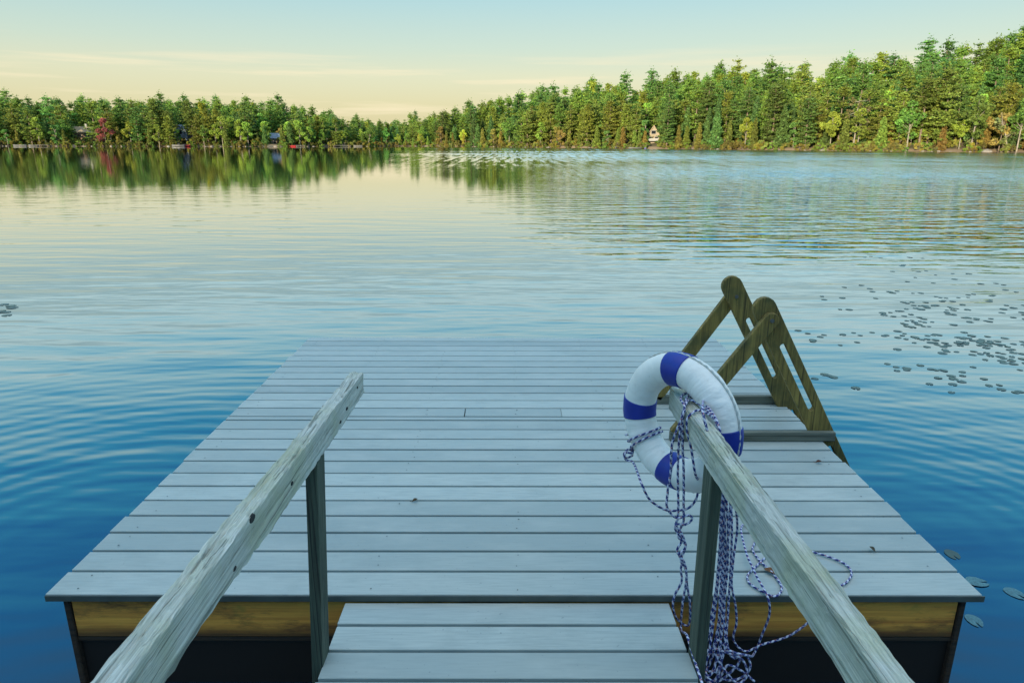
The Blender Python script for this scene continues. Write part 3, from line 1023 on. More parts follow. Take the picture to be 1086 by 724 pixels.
def ladder_side(top, ang, y0, y1, ybr0, ybr1, cross_z, cross_x0, brace_top, brace_bot, by_bolt):
    dx, dz = math.sin(ang), -math.cos(ang)
    hw = .066
    outer = capsule(top[0], top[1], dx, dz, 0, 1.75, hw, square_end=True)
    slots = [capsule(top[0] + dx * a + .002, top[1] + dz * a, dx, dz, 0, L, .0165) for a, L in ((.255, .43), (.98, .30), (1.40, .20))]
    bm = outline_prism(outer, slots, y0, y1)
    s = from_bm('ladder_rail', bm, M_stain, lad)
    s.location = lad_off
    bm = bmesh.new()
    # brace: rounded top
    bx, bz = brace_top; ex, ez = brace_bot
    L = math.hypot(ex - bx, ez - bz)
    bdx, bdz = (ex - bx) / L, (ez - bz) / L
    b2 = outline_prism(capsule(bx, bz, bdx, bdz, 0, L, .043, square_end=True), [], ybr0, ybr1)
    br = from_bm('brace', b2, M_stain, lad); br.location = lad_off
    bm.free()
    bm = bmesh.new()
    yb = ybr0 - .003 if by_bolt < 0 else y0 - .003
    bmesh.ops.create_cone(bm, cap_ends=True, segments=14, radius1=.013, radius2=.011, depth=.008, matrix=Matrix.Translation((bx + (0.0), yb, bz)) @ Matrix.Rotation(math.pi / 2, 4, 'X'))
    bt = from_bm('bolt', bm, M_bolt, lad); bt.location = lad_off
    bm = bmesh.new()
    bm_box(bm, (cross_x0, ybr0, .004), (1.895, ybr1, .060), .006, 2)
    c = from_bm('crossbar', bm, M_cross, lad); c.location = lad_off

A1 = math.radians(29.0)
ladder_side((1.414, .796), A1, 1.462, 1.500, 1.420, 1.459, 0, .92, (1.443, .738), (.955, .045), -1)
ladder_side((1.389, .818), A1, 1.980, 2.018, 2.021, 2.060, 0, .92, (1.420, .752), (.955, .045), 1)
# rungs down in the water
for a in (1.16, 1.52):
    bm = bmesh.new()
    cx, cz = 1.40 + math.sin(A1) * a, .806 - math.cos(A1) * a
    bm_box(bm, (cx - .05, 1.5015, cz - .018), (cx + .05, 1.9785, cz + .018), .004)
    rg2 = from_bm('rung', bm, M_stain, lad); rg2.location = lad_off

# ---------------------------------------------------------------- life ring
RC = Vector((.618, .115, .677)); RYAW, RMAJ, RMIN = -.954, .206, .0625
ring = empty('life_ring', RC, RYAW)
tag(ring, 'white life ring with blue bands hung over the end of the handrail', 'life ring')
def torus_part(a0, a1, n, r_, m=28, squash=1.0, wob=0.0, close=False, seed=0):
    rg = np.random.default_rng(seed)
    bm = bmesh.new(); rows_ = []
    cnt = n if close else n + 1
    for i in range(cnt):
        A = a0 + (a1 - a0) * i / n
        row = []
        for j in range(m):
            B = 2 * math.pi * j / m
            q = r_ * (1 + wob * (math.sin(A * 11 + B * 2 + 1) * .5 + math.sin(A * 23 - B * 3) * .35 + math.sin(A * 5 + B) * .5))
            R_ = RMAJ + q * math.cos(B)
            row.append(bm.verts.new((R_ * math.cos(A), q * math.sin(B) * squash, R_ * math.sin(A))))
        rows_.append(row)
    for i in range(n):
        i2 = (i + 1) % cnt
        for j in range(m):
            j2 = (j + 1) % m
            bm.faces.new((rows_[i][j], rows_[i][j2], rows_[i2][j2], rows_[i2][j]))
    if not close:
        bm.faces.new(rows_[0]); bm.faces.new(rows_[-1][::-1])
    bmesh.ops.recalc_face_normals(bm, faces=bm.faces[:])
    return bm
from_bm('ring_body', torus_part(0, 2 * math.pi, 160, RMIN, wob=.018, close=True), M_ring, ring, True)
for A in (94, 181, 268, 2):
    a0, a1 = math.radians(A - 10.5), math.radians(A + 10.5)
    b = from_bm('blue_band', torus_part(a0, a1, 18, RMIN + .0035, wob=.012), M_band, ring, True)
# seam along the outer edge
bm = bmesh.new(); n = 220; rows_ = []
for i in range(n):
    A = 2 * math.pi * i / n
    q = RMAJ + RMIN + .0015 + .0018 * math.sin(A * 60)
    row = []
    for j in range(6):
        B = 2 * math.pi * j / 6
        R_ = q + .0042 * math.cos(B)
        row.append(bm.verts.new((R_ * math.cos(A), .0042 * math.sin(B) + .006 * math.sin(A * 3), R_ * math.sin(A))))
    rows_.append(row)
for i in range(n):
    for j in range(6):
        bm.faces.new((rows_[i][j], rows_[i][(j + 1) % 6], rows_[(i + 1) % n][(j + 1) % 6], rows_[(i + 1) % n][j]))
from_bm('seam', bm, M_seam, ring, True)

# ---------------------------------------------------------------- the rope
ROPE = [(0.48, 0.02, 0.506), (0.471, 0.02, 0.464), (0.499, 0.02, 0.408), (0.533, 0.02, 0.377), (0.574, 0.02, 0.357), (0.617, 0.02, 0.357), (0.655, 0.02, 0.369),
        (0.678, 0.02, 0.405), (0.684, 0.02, 0.46), (0.629, -0.1, 0.579), (0.609, -0.1, 0.67), (0.589, -0.1, 0.741), (0.589, -0.1, 0.783), (0.607, -0.097, 0.803),
        (0.631, -0.079, 0.803), (0.649, -0.096, 0.803), (0.66, -0.2, 0.8), (0.66, -0.2, 0.7), (0.695, -0.2, 0.595), (0.708, -0.2, 0.415), (0.714, -0.2, 0.226),
        (0.713, -0.2, 0.049), (0.697, -0.23, -0.068), (0.683, -0.252, -0.139), (0.71, -0.262, -0.171), (0.738, -0.248, -0.126), (0.738, -0.22, -0.036), (0.741, -0.2, 0.109),
        (0.731, -0.2, 0.302), (0.711, -0.2, 0.488), (0.686, -0.2, 0.63), (0.66, -0.2, 0.8), (0.652, -0.035, 0.803), (0.626, 0.021, 0.803), (0.598, -0.026, 0.803),
        (0.589, -0.03, 0.772), (0.584, -0.03, 0.656), (0.588, -0.03, 0.544), (0.601, -0.03, 0.358), (0.594, -0.03, 0.311), (0.622, -0.03, 0.262), (0.608, -0.03, 0.214),
        (0.632, -0.03, 0.177), (0.628, -0.03, 0.136), (0.635, -0.03, 0.082), (0.611, -0.03, 0.014), (0.611, -0.03, -0.041), (0.633, -0.03, -0.093), (0.672, -0.03, -0.119),
        (0.672, -0.042, -0.019), (0.655, -0.042, 0.065), (0.642, -0.042, 0.144), (0.622, -0.042, 0.181), (0.635, -0.042, 0.246), (0.604, -0.042, 0.286), (0.62, -0.042, 0.349),
        (0.617, -0.042, 0.393), (0.606, -0.042, 0.55), (0.594, -0.042, 0.661), (0.589, -0.042, 0.77), (0.605, 0.002, 0.803), (0.633, 0.059, 0.803), (0.661, 0.011, 0.803),
        (0.66, -0.225, 0.8), (0.691, -0.225, 0.625), (0.712, -0.225, 0.502), (0.732, -0.225, 0.319), (0.735, -0.225, 0.128), (0.722, -0.255, -0.047), (0.688, -0.281, -0.129),
        (0.654, -0.277, -0.117), (0.671, -0.255, -0.047), (0.702, -0.225, 0.089), (0.702, -0.225, 0.244), (0.696, -0.225, 0.43), (0.669, -0.225, 0.625), (0.604, -0.225, 0.845),
        (0.666, 0.04, 0.803), (0.63, 0.088, 0.803), (0.597, 0.039, 0.803), (0.589, -0.05, 0.795), (0.555, -0.05, 0.665), (0.557, -0.05, 0.554), (0.551, -0.05, 0.467),
        (0.555, -0.05, 0.405), (0.593, -0.05, 0.366), (0.637, -0.05, 0.378), (0.649, -0.05, 0.362), (0.626, -0.05, 0.339), (0.591, -0.05, 0.339), (0.615, -0.05, 0.299),
        (0.633, -0.05, 0.243), (0.611, -0.05, 0.211), (0.635, -0.05, 0.174), (0.646, -0.05, 0.113), (0.64, -0.05, -0.005), (0.641, -0.05, -0.112), (0.612, -0.235, 0.0),
        (0.607, -0.32, 0.003), (0.604, -0.44, 0.005), (0.612, -0.5, -0.02), (0.66, -0.45, -0.07), (0.673, -0.24, -0.1), (0.69, -0.212, -0.01), (0.707, -0.2, 0.109),
        (0.714, -0.2, 0.302), (0.713, -0.2, 0.469), (0.711, -0.2, 0.56), (0.727, -0.2, 0.524), (0.734, -0.2, 0.415), (0.737, -0.2, 0.264), (0.748, -0.2, 0.069),
        (0.751, -0.23, -0.068), (0.717, -0.252, -0.139), (0.673, -0.246, -0.12), (0.697, -0.228, -0.062), (0.765, -0.232, -0.074), (0.819, -0.24, -0.1), (0.833, -0.256, -0.152),
        (0.802, -0.264, -0.178), (0.758, -0.252, -0.139), (0.714, -0.23, -0.068), (0.724, -0.218, -0.029), (0.775, -0.23, -0.068), (0.826, -0.234, -0.081), (0.946, -0.04, -0.23),
        (0.964, -0.04, -0.155), (0.983, -0.04, -0.059), (0.973, -0.04, 0.005), (0.966, -0.001, 0.027), (0.966, 0.072, 0.027), (0.971, 0.155, 0.027), (0.975, 0.215, 0.027),
        (0.997, 0.343, 0.027), (1.019, 0.435, 0.027), (1.059, 0.5, 0.007), (1.075, 0.444, 0.007), (1.062, 0.367, 0.007), (1.027, 0.301, 0.007), (1.028, 0.224, 0.007),
        (1.05, 0.132, 0.007), (1.053, 0.039, 0.007), (1.024, -0.008, 0.007), (0.998, -0.02, 0.007), (0.973, 0.003, 0.007), (0.945, 0.039, 0.007), (0.933, 0.069, 0.007),
        (0.943, 0.113, 0.007), (0.988, 0.164, 0.007), (1.078, 0.252, 0.007), (1.196, 0.316, 0.007), (1.279, 0.28, 0.007), (1.347, 0.232, 0.007), (1.38, 0.185, 0.007),
        (1.375, 0.132, 0.007), (1.326, 0.07, 0.007), (1.288, 0.045, 0.007), (1.228, 0.004, 0.007), (1.182, -0.045, -0.029), (1.142, -0.045, -0.085), (1.066, -0.045, -0.155),
        (0.966, -0.045, -0.195), (0.903, -0.045, -0.226), (0.853, -0.045, -0.173), (0.857, -0.045, -0.094), (0.846, -0.045, -0.017), (0.823, -0.045, 0.076), (0.819, -0.045, 0.2),
        (0.821, -0.045, 0.32), (0.741, -0.17, 0.543), (0.715, -0.17, 0.615), (0.715, -0.17, 0.507), (0.728, -0.17, 0.321), (0.738, -0.17, 0.126), (0.735, -0.19, -0.061),
        (0.707, -0.215, -0.143), (0.69, -0.226, -0.179), (0.735, -0.232, -0.199), (0.787, -0.222, -0.166), (0.818, -0.21, -0.126), (0.79, -0.2, -0.094), (0.749, -0.204, -0.107),
        (0.728, -0.218, -0.153), (0.762, -0.23, -0.192), (0.825, -0.228, -0.186), (0.859, -0.216, -0.146), (0.839, -0.204, -0.107), (0.794, -0.207, -0.117), (0.773, -0.19, -0.061),
        (0.773, -0.17, 0.046), (0.765, -0.17, 0.244), (0.751, -0.17, 0.433), (0.726, -0.17, 0.561), (0.705, -0.17, 0.543), (0.728, -0.17, 0.396), (0.738, -0.17, 0.205),
        (0.742, -0.17, 0.005), (0.718, -0.2, -0.094), (0.686, -0.21, -0.126), (0.673, -0.222, -0.166), (0.7, -0.232, -0.199), (0.749, -0.226, -0.179), (0.776, -0.215, -0.143),
        (0.832, -0.222, -0.166), (0.873, -0.232, -0.199)]
# wraps round the lower left of the ring
wraps = []
cR, sR = math.cos(RYAW), math.sin(RYAW)
for i in range(46):
    q = i / 45
    A = math.radians(208 + 13 * q)
    B = math.radians(-60 + 360 * 2.1 * q)
    r_ = RMIN + .0085
    R_ = RMAJ + r_ * math.cos(B)
    lx, ly, lz = R_ * math.cos(A), r_ * math.sin(B), R_ * math.sin(A)
    wraps.append((RC.x + lx * cR - ly * sR, RC.y + lx * sR + ly * cR, RC.z + lz))
kx, ky, kz = wraps[-1]
knot = []
for i in range(14):
    a = i / 14 * 6.283 * 2
    knot.append((kx - .02 + .017 * math.cos(a), ky - .02 + .012 * math.sin(a * 1.5), kz - .015 + .017 * math.sin(a) - i * .001))
path = wraps + knot + ROPE[1:]

def catmull(pts, step=.006):
    P_ = [np.array(p, float) for p in pts]
    P_ = [2 * P_[0] - P_[1]] + P_ + [2 * P_[-1] - P_[-2]]
    out_ = []
    for i in range(1, len(P_) - 2):
        p0, p1, p2, p3 = P_[i - 1:i + 3]
        L = np.linalg.norm(p2 - p1)
        n_ = max(2, int(L / step))
        al = .5
        t0 = 0; t1 = t0 + max(np.linalg.norm(p1 - p0), 1e-4) ** al; t2 = t1 + max(L, 1e-4) ** al; t3 = t2 + max(np.linalg.norm(p3 - p2), 1e-4) ** al
        for k in range(n_):
            t = t1 + (t2 - t1) * k / n_
            A1_ = (t1 - t) / (t1 - t0) * p0 + (t - t0) / (t1 - t0) * p1
            A2_ = (t2 - t) / (t2 - t1) * p1 + (t - t1) / (t2 - t1) * p2
            A3_ = (t3 - t) / (t3 - t2) * p2 + (t - t2) / (t3 - t2) * p3
            B1_ = (t2 - t) / (t2 - t0) * A1_ + (t - t0) / (t2 - t0) * A2_
            B2_ = (t3 - t) / (t3 - t1) * A2_ + (t - t1) / (t3 - t1) * A3_
            out_.append((t2 - t) / (t2 - t1) * B1_ + (t - t1) / (t2 - t1) * B2_)
    out_.append(P_[-2])
    return out_

def tube(name, pts, rad, mat, seg=8):
    bm = bmesh.new()
    uvl = bm.loops.layers.uv.new('rope')
    pts = [Vector(p) for p in pts]
    nrm = None; rows_ = []; dist = [0.0]
    for i, p in enumerate(pts):
        d = (pts[min(i + 1, len(pts) - 1)] - pts[max(i - 1, 0)])
        if d.length < 1e-9: d = Vector((0, 0, 1))
        d.normalize()
        if nrm is None: nrm = d.orthogonal().normalized()
        nrm = (nrm - d * nrm.dot(d))
        nrm = nrm.normalized() if nrm.length > 1e-6 else d.orthogonal().normalized()
        bi = d.cross(nrm)
        rows_.append([bm.verts.new(p + (nrm * math.cos(2 * math.pi * k / seg) + bi * math.sin(2 * math.pi * k / seg)) * rad) for k in range(seg)])
        if i: dist.append(dist[-1] + (p - pts[i - 1]).length)
    for i in range(len(pts) - 1):
        for k in range(seg):
            k2 = (k + 1) % seg
            f_ = bm.faces.new((rows_[i][k], rows_[i][k2], rows_[i + 1][k2], rows_[i + 1][k]))
            uvs = ((k / seg, dist[i]), ((k + 1) / seg, dist[i]), ((k + 1) / seg, dist[i + 1]), (k / seg, dist[i + 1]))
            for lp, uv in zip(f_.loops, uvs): lp[uvl].uv = uv
    bm.faces.new(rows_[0][::-1]); bm.faces.new(rows_[-1])
    return from_bm(name, bm, mat, None, True)
rope = tube('rope', catmull(path), .0045, M_rope)
tag(rope, 'blue and white braided rope looped over the right handrail and trailing on the boards', 'rope')

# ---------------------------------------------------------------- lily pads
def pad_mesh(seed):
    rg = random.Random(seed)
    bm = bmesh.new(); n = 22
    notch = .22
    top, bot = [], []
    asp = rg.uniform(.72, .95)
    for i in range(n + 1):
        a = notch + (2 * math.pi - 2 * notch) * i / n
        rad = 1 + .05 * math.sin(a * 3 + seed) + rg.uniform(-.025, .025)
        x, y_ = math.cos(a) * rad, math.sin(a) * rad * asp
        curl = .03 * math.sin(a * 2 + seed) + .02
        top.append(bm.verts.new((x, y_, .035 + curl))); bot.append(bm.verts.new((x, y_, curl)))
    ct = bm.verts.new((.12, 0, .02)); cb = bm.verts.new((.12, 0, -.02))
    for i in range(n):
        bm.faces.new((ct, top[i], top[i + 1])); bm.faces.new((cb, bot[i + 1], bot[i]))
        bm.faces.new((top[i], bot[i], bot[i + 1], top[i + 1]))
    bm.faces.new((ct, bot[0], top[0])); bm.faces.new((ct, cb, bot[0])) ; bm.faces.new((ct, top[n], bot[n])); bm.faces.new((ct, bot[n], cb))
    me = bpy.data.meshes.new('lily_pad'); bm.to_mesh(me); bm.free()
    me.materials.append(M_pad)
    return me
def pad_material():
    m, t, b = new_mat('lily_pad_leaf')
    oi = t.nodes.new('ShaderNodeObjectInfo')
    co = objco(t)
    n = noise(t, co, 3, 3, .6)
    c = mixc(t, oi.outputs['Random'], (.042, .078, .060), (.080, .110, .066))
    c = mixc(t, rng_map(t, n, .5, .7, 0, .7), c, (.09, .07, .035))
    t.links.new(c, b.inputs['Base Color']); b.inputs['Roughness'].default_value = .38
    return m
M_pad = pad_material()
PADM = [pad_mesh(s) for s in range(6)]
PADS = [(6.48, 9.89, 4), (7.15, 9.79, 3), (6.49, 9.13, 3), (6.59, 9.02, 2), (6.5, 8.56, 3), (6.14, 8.57, 2), (6.57, 8.36, 1), (7.11, 8.38, 1), (6.17, 8.01, 2),
        (6.1, 7.58, 2), (5.97, 7.68, 1), (6.69, 7.77, 2), (7.25, 8.2, 2), (6.96, 7.51, 3), (7.18, 7.48, 1), (6.89, 7.12, 2), (6.99, 7.0, 1), (5.07, 7.34, 2), (4.97, 7.01, 3),
        (4.62, 7.2, 2), (4.19, 6.59, 2), (4.24, 6.43, 2), (4.34, 6.43, 1), (4.0, 6.0, 3), (5.16, 6.84, 6), (4.81, 6.44, 2), (5.47, 6.88, 1), (5.66, 6.86, 1), (5.61, 6.66, 2),
        (5.67, 6.52, 8), (6.26, 6.7, 9), (6.33, 6.35, 4), (5.91, 6.19, 2), (5.85, 6.29, 1), (5.04, 6.31, 3), (4.84, 6.06, 3), (5.05, 6.12, 4), (5.13, 6.04, 5),
        (5.42, 6.16, 3), (5.36, 6.29, 1), (4.89, 5.87, 5), (4.74, 5.81, 1), (4.44, 5.68, 3), (4.59, 5.65, 4), (5.26, 5.72, 7), (5.58, 6.0, 6), (5.38, 5.88, 2),
        (5.27, 5.47, 2), (5.42, 5.42, 6), (5.34, 5.28, 4), (6.01, 5.9, 1), (6.16, 5.86, 6), (5.91, 5.6, 1), (6.13, 5.71, 2), (5.94, 5.45, 3), (4.72, 5.32, 8),
        (4.75, 5.24, 5), (4.48, 5.08, 5), (4.57, 5.36, 2), (4.38, 5.11, 2), (4.65, 4.96, 2), (4.54, 4.75, 5), (4.57, 4.68, 2), (3.69, 4.77, 3), (3.71, 4.69, 2),
        (3.9, 4.78, 2), (3.28, 4.83, 3), (3.23, 4.65, 3), (3.36, 4.67, 2), (3.33, 4.53, 2), (3.44, 4.47, 3), (4.05, 4.74, 4), (4.11, 4.69, 4), (4.14, 4.61, 2),
        (4.21, 4.55, 3), (4.22, 4.47, 2), (4.31, 4.47, 5), (4.35, 4.4, 6), (4.41, 4.35, 5), (4.29, 4.18, 5), (3.91, 4.2, 2), (4.98, 4.73, 7), (4.76, 4.55, 7),
        (4.64, 4.46, 4), (4.93, 4.52, 6), (4.99, 4.46, 7), (5.03, 4.37, 6), (4.76, 4.34, 7), (4.71, 4.37, 5), (4.88, 4.41, 4), (5.18, 4.43, 4), (4.85, 4.13, 3),
        (5.0, 4.14, 4), (4.61, 3.96, 5), (4.48, 3.79, 2), (4.76, 3.97, 4), (4.79, 3.91, 5), (4.66, 3.85, 3), (4.7, 3.79, 3), (4.19, 3.79, 2), (4.51, 3.57, 3),
        (4.56, 3.5, 3), (3.53, 3.64, 3), (3.58, 3.61, 3), (3.72, 3.58, 2), (3.81, 3.62, 2), (3.83, 3.56, 4), (3.81, 3.33, 3), (3.89, 3.31, 8), (3.62, 3.1, 3),
        (4.14, 3.23, 4), (4.16, 3.19, 3), (4.06, 3.07, 3), (4.21, 3.02, 2), (2.82, 3.47, 3), (2.67, 3.35, 3), (2.83, 3.06, 1)]
rp = random.Random(3)
total = sum(c[2] for c in PADS)
npad = 0
def pad(x, y_, s, lab, grp=None, mesh=None):
    global npad
    o = bpy.data.objects.new('lily_pad', mesh or PADM[rp.randrange(6)])
    x, y_ = cam_pos.x + (x - cam_pos.x) * 1.0917, cam_pos.y + (y_ - cam_pos.y) * 1.0917
    o.location = (x, y_, WATER_Z + .003); o.rotation_euler = (rp.uniform(-.03, .03), rp.uniform(-.03, .03), rp.uniform(0, 6.28))
    o.scale = (s, s, s * .22)
    COL.objects.link(o); tag(o, lab, 'lily pad', grp); npad += 1
for (x, y_, cnt) in PADS:
    k = max(1, int(round(cnt * .70)))
    band_ = 'beyond the ladder tops' if y_ > 6.4 else ('in the middle of the raft' if y_ > 4.85 else 'at the near fringe of the raft')
    clump_ = 'single lily pad apart from the others' if k == 1 else ('lily pad in a pair' if k == 2 else ('lily pad in a small cluster' if k < 5 else 'lily pad in a crowded cluster'))
    lab = clump_ + ' ' + band_
    sp_ = .045 + .022 * math.sqrt(k)
    for _ in range(k):
        pad(x + rp.gauss(0, sp_ * 1.25), y_ + rp.gauss(0, sp_ * 1.1), rp.uniform(.026, .047) * (1.0 + .03 * (y_ - 3)), lab, lab)
for i, (x, y_, s) in enumerate(((-6.34, 6.07, .07), (-6.20, 6.00, .065), (-6.12, 5.90, .07), (-6.05, 5.68, .07), (-6.15, 5.72, .075), (-5.92, 5.52, .06), (-6.42, 5.86, .07))):
    pad(x, y_, s, 'lily pad in the lone cluster far across the water left of the float', 'lily pads in the lone cluster left of the float')
M_palepad = plain('pale_drowned_leaf', (.07, .16, .17), .35, .5, 5)
PALE = pad_mesh(21); PALE.materials.clear(); PALE.materials.append(M_palepad)
pad(2.156, .459, .055, 'pale green lily pad close to the front right corner of the float', None, PALE)
pad(2.274, .375, .050, 'pale lily pad farthest out from the front right corner of the float', None, PALE)
pad(1.968, .189, .045, 'lily pad just below the front right corner of the float', None, PALE)
pad(2.179, .68, .045, 'small half sunk lily pad beside the right edge of the float')
print('pads', npad)

# ---------------------------------------------------------------- dead leaves on the deck
def dead_leaf(loc, L, rz, lab, col):
    bm = bmesh.new()
    n = 8; rows_ = []
    for i in range(n + 1):
        t = i / n; wd = math.sin(t * math.pi) ** .8 * L * .26 + .0006
        rows_.append([bm.verts.new((t * L - L / 2, sgn * wd, .006 + abs(sgn) * .008 * math.sin(t * 3.1) + .006 * t * t)) for sgn in (-1, 0, 1)])
    for i in range(n):
        for j in range(2): bm.faces.new((rows_[i][j], rows_[i + 1][j], rows_[i + 1][j + 1], rows_[i][j + 1]))
    bm_cyl(bm, (-L / 2, 0, .006), (-L * .85, .004, .010), .0012, seg=5)
    ret = bmesh.ops.solidify(bm, geom=bm.faces[:], thickness=.0008)
    o = from_bm('dead_leaf', bm, plain('dry_leaf', col, .8, .4, 60))
    o.location = loc; o.rotation_euler = (0, 0, rz)
    tag(o, lab, 'leaf')
dead_leaf((1.055, .135, .001), .075, 2.7, 'brown curled dead leaf on the deck inside the loop of rope', (.16, .065, .02))
dead_leaf((1.678, 1.144, .001), .035, .2, 'small dark dead leaf on the deck near the foot of the ladder', (.09, .03, .015))
dead_leaf((-.489, .716, .001), .030, .6, 'tiny dry leaf caught in a gap at the middle of the deck', (.08, .05, .02))
dead_leaf((1.545, .30, .001), .03, 1.9, 'small grey dead leaf near the front right corner of the deck', (.08, .07, .04))

# ---------------------------------------------------------------- houses on the far shore
M_roof = plain('tan_shingle_roof', (.30, .23, .14), .85, .2, 1.5)
M_wallb = plain('brown_cabin_wall', (.17, .115, .07), .85, .25, 1.0)
M_bluew = plain('blue_grey_siding', (.22, .27, .36), .8, .15, 1.0)
M_bluer = plain('slate_blue_roof', (.16, .21, .28), .8, .2, 1.0)
M_trim = plain('white_trim', (.26, .255, .235), .7, .08, 2.0)
M_glass, t_, b_ = new_mat('dark_window_glass')
b_.inputs['Base Color'].default_value = (.012, .016, .02, 1); b_.inputs['Roughness'].default_value = .08
M_cream = plain('cream_gable_boards', (.25, .205, .14), .8, .1, 1.5)

def house(name, label, px, back, W_, D_, Hw, Hr, wall_m, roof_m, gable_front, rz, wins, over=.5, base=0.0, deckfront=False):
    x, y_ = world_xy(px, back)
    z = float(ground_h(px, back)) + base
    o = empty(name, (x, y_, z), rz)
    tag(o, label, 'house')
    # walls and gables: local x along the front, front at -y
    bm = bmesh.new()
    hw, hd = W_ / 2, D_ / 2
    if gable_front: sec = [(-hw, -1.5), (hw, -1.5), (hw, Hw), (0, Hw + Hr), (-hw, Hw)]
    else: sec = [(-hd, -1.5), (hd, -1.5), (hd, Hw), (0, Hw + Hr), (-hd, Hw)]
    e0, e1 = (-hd, hd) if gable_front else (-hw, hw)
    mk = (lambda s, e_: (s[0], e_, s[1])) if gable_front else (lambda s, e_: (e_, s[0], s[1]))
    va = [bm.verts.new(mk(s, e0)) for s in sec]; vb = [bm.verts.new(mk(s, e1)) for s in sec]
    bm.faces.new(va); bm.faces.new(vb[::-1])
    for i in range(5): bm.faces.new((va[i], vb[i], vb[(i + 1) % 5], va[(i + 1) % 5]))
    bmesh.ops.recalc_face_normals(bm, faces=bm.faces[:])
    from_bm('wall', bm, wall_m, o)
    # roof: two slabs with overhang
    bm = bmesh.new()
    half = hw if gable_front else hd
    ln = math.hypot(half, Hr); ux, uz = half / ln, -Hr / ln
    for sgn in (-1, 1):
        p0 = (0, Hw + Hr + .03); p1 = (sgn * (half + over * ux), Hw + Hr + .03 + uz * (ln + over) - 0)
        nx, nz = sgn * (-uz) * .22, ux * .22
        q = [p0, p1, (p1[0] + nx, p1[1] + nz), (p0[0], p0[1] + .22 / ux)]
        A_ = [bm.verts.new(mk(s, e0 - over)) for s in q]; B_ = [bm.verts.new(mk(s, e1 + over)) for s in q]
        bm.faces.new(A_); bm.faces.new(B_[::-1])
        for i in range(4): bm.faces.new((A_[i], B_[i], B_[(i + 1) % 4], A_[(i + 1) % 4]))
    bmesh.ops.recalc_face_normals(bm, faces=bm.faces[:])
    rf = from_bm('roof', bm, roof_m, o)
    for (nm, wx, wz, ww, wh) in wins:
        bm = bmesh.new(); bm_box(bm, (wx - ww / 2 - .1, -hd - .06, wz - wh / 2 - .1), (wx + ww / 2 + .1, -hd - .003, wz + wh / 2 + .1), 0)
        fr = from_bm(nm, bm, M_trim, o)
        bm = bmesh.new(); bm_box(bm, (wx - ww / 2, -hd - .085, wz - wh / 2), (wx + ww / 2, -hd - .063, wz + wh / 2), 0)
        from_bm('pane', bm, M_glass, fr)
    return o, rf

h1, rf = house('cabin', 'long low cabin with a tan roof half hidden behind the red maple', 110, 26, 13.5, 7, 2.6, 2.2, M_wallb, M_roof, False, .1, [('window', -3.5, 1.5, 1.6, 1.1), ('window', 0, 1.5, 1.6, 1.1), ('window', 3.5, 1.5, 1.6, 1.1)], base=1.2)
bm = bmesh.new(); bm_box(bm, (1.5, -.4, 4.2), (2.3, .4, 6.2), 0); from_bm('chimney', bm, M_trim, rf)
h2, rf = house('lake_house', 'blue grey two storey house with white trim standing among the pines', 213, 18, 6.2, 7, 4.8, 2.4, M_bluew, M_bluer, True, -.12, [('window', -1.4, 1.4, 1.3, 1.4), ('window', 1.4, 1.4, 1.3, 1.4), ('window', 0, 4.4, 1.6, 1.5), ('door', .1, .9, 1.0, 2.0)])
bm = bmesh.new(); bm_box(bm, (-3.4, -5.4, .9), (3.4, -3.52, 1.1), 0)
for xx in (-3.3, -1.1, 1.1, 3.3): bm_box(bm, (xx - .06, -5.38, 1.1), (xx + .06, -5.26, 2.0), 0); bm_box(bm, (xx - .08, -5.35, -1.5), (xx + .08, -5.2, .9), 0)
bm_box(bm, (-3.4, -5.4, 2.0), (3.4, -5.24, 2.1), 0)
from_bm('porch', bm, M_trim, h2)
h3, rf = house('shed', 'small brown shed with a pale blue roof by the water', 302, 12, 4.6, 4, 2.6, 1.8, M_wallb, M_bluer, False, .5, [('door', .2, 1.0, 1.0, 2.0), ('window', -1.4, 1.5, .7, .8)])
h4, rf = house('gabled_cabin', 'white gabled cabin with a steep roof in the woods of the right shore', 689, 13, 4.4, 6, 1.6, 3.4, M_cream, M_roof, True, -.25, [('window', 0, 2.9, 1.5, 1.1), ('window', -1.1, .75, 1.1, 1.2), ('window', 1.1, .75, 1.1, 1.2)], over=.35, base=.6)
bm = bmesh.new(); bm_box(bm, (-2.6, -5.0, -.15), (2.6, -3.02, .05), 0); bm_box(bm, (-2.6, -5.02, .05), (2.6, -4.9, .8), 0)
from_bm('porch', bm, M_trim, h4)

# ---------------------------------------------------------------- boats, docks and stones along the far shore
M_red = plain('red_hull', (.34, .025, .025), .4, .1, 3)
M_white = plain('white_hull', (.11, .11, .105), .4, .08, 3)
M_grey = plain('grey_dock_boards', (.13, .125, .11), .85, .2, 2)
M_inside = plain('dark_hull_inside', (.09, .08, .07), .7, .2, 3)

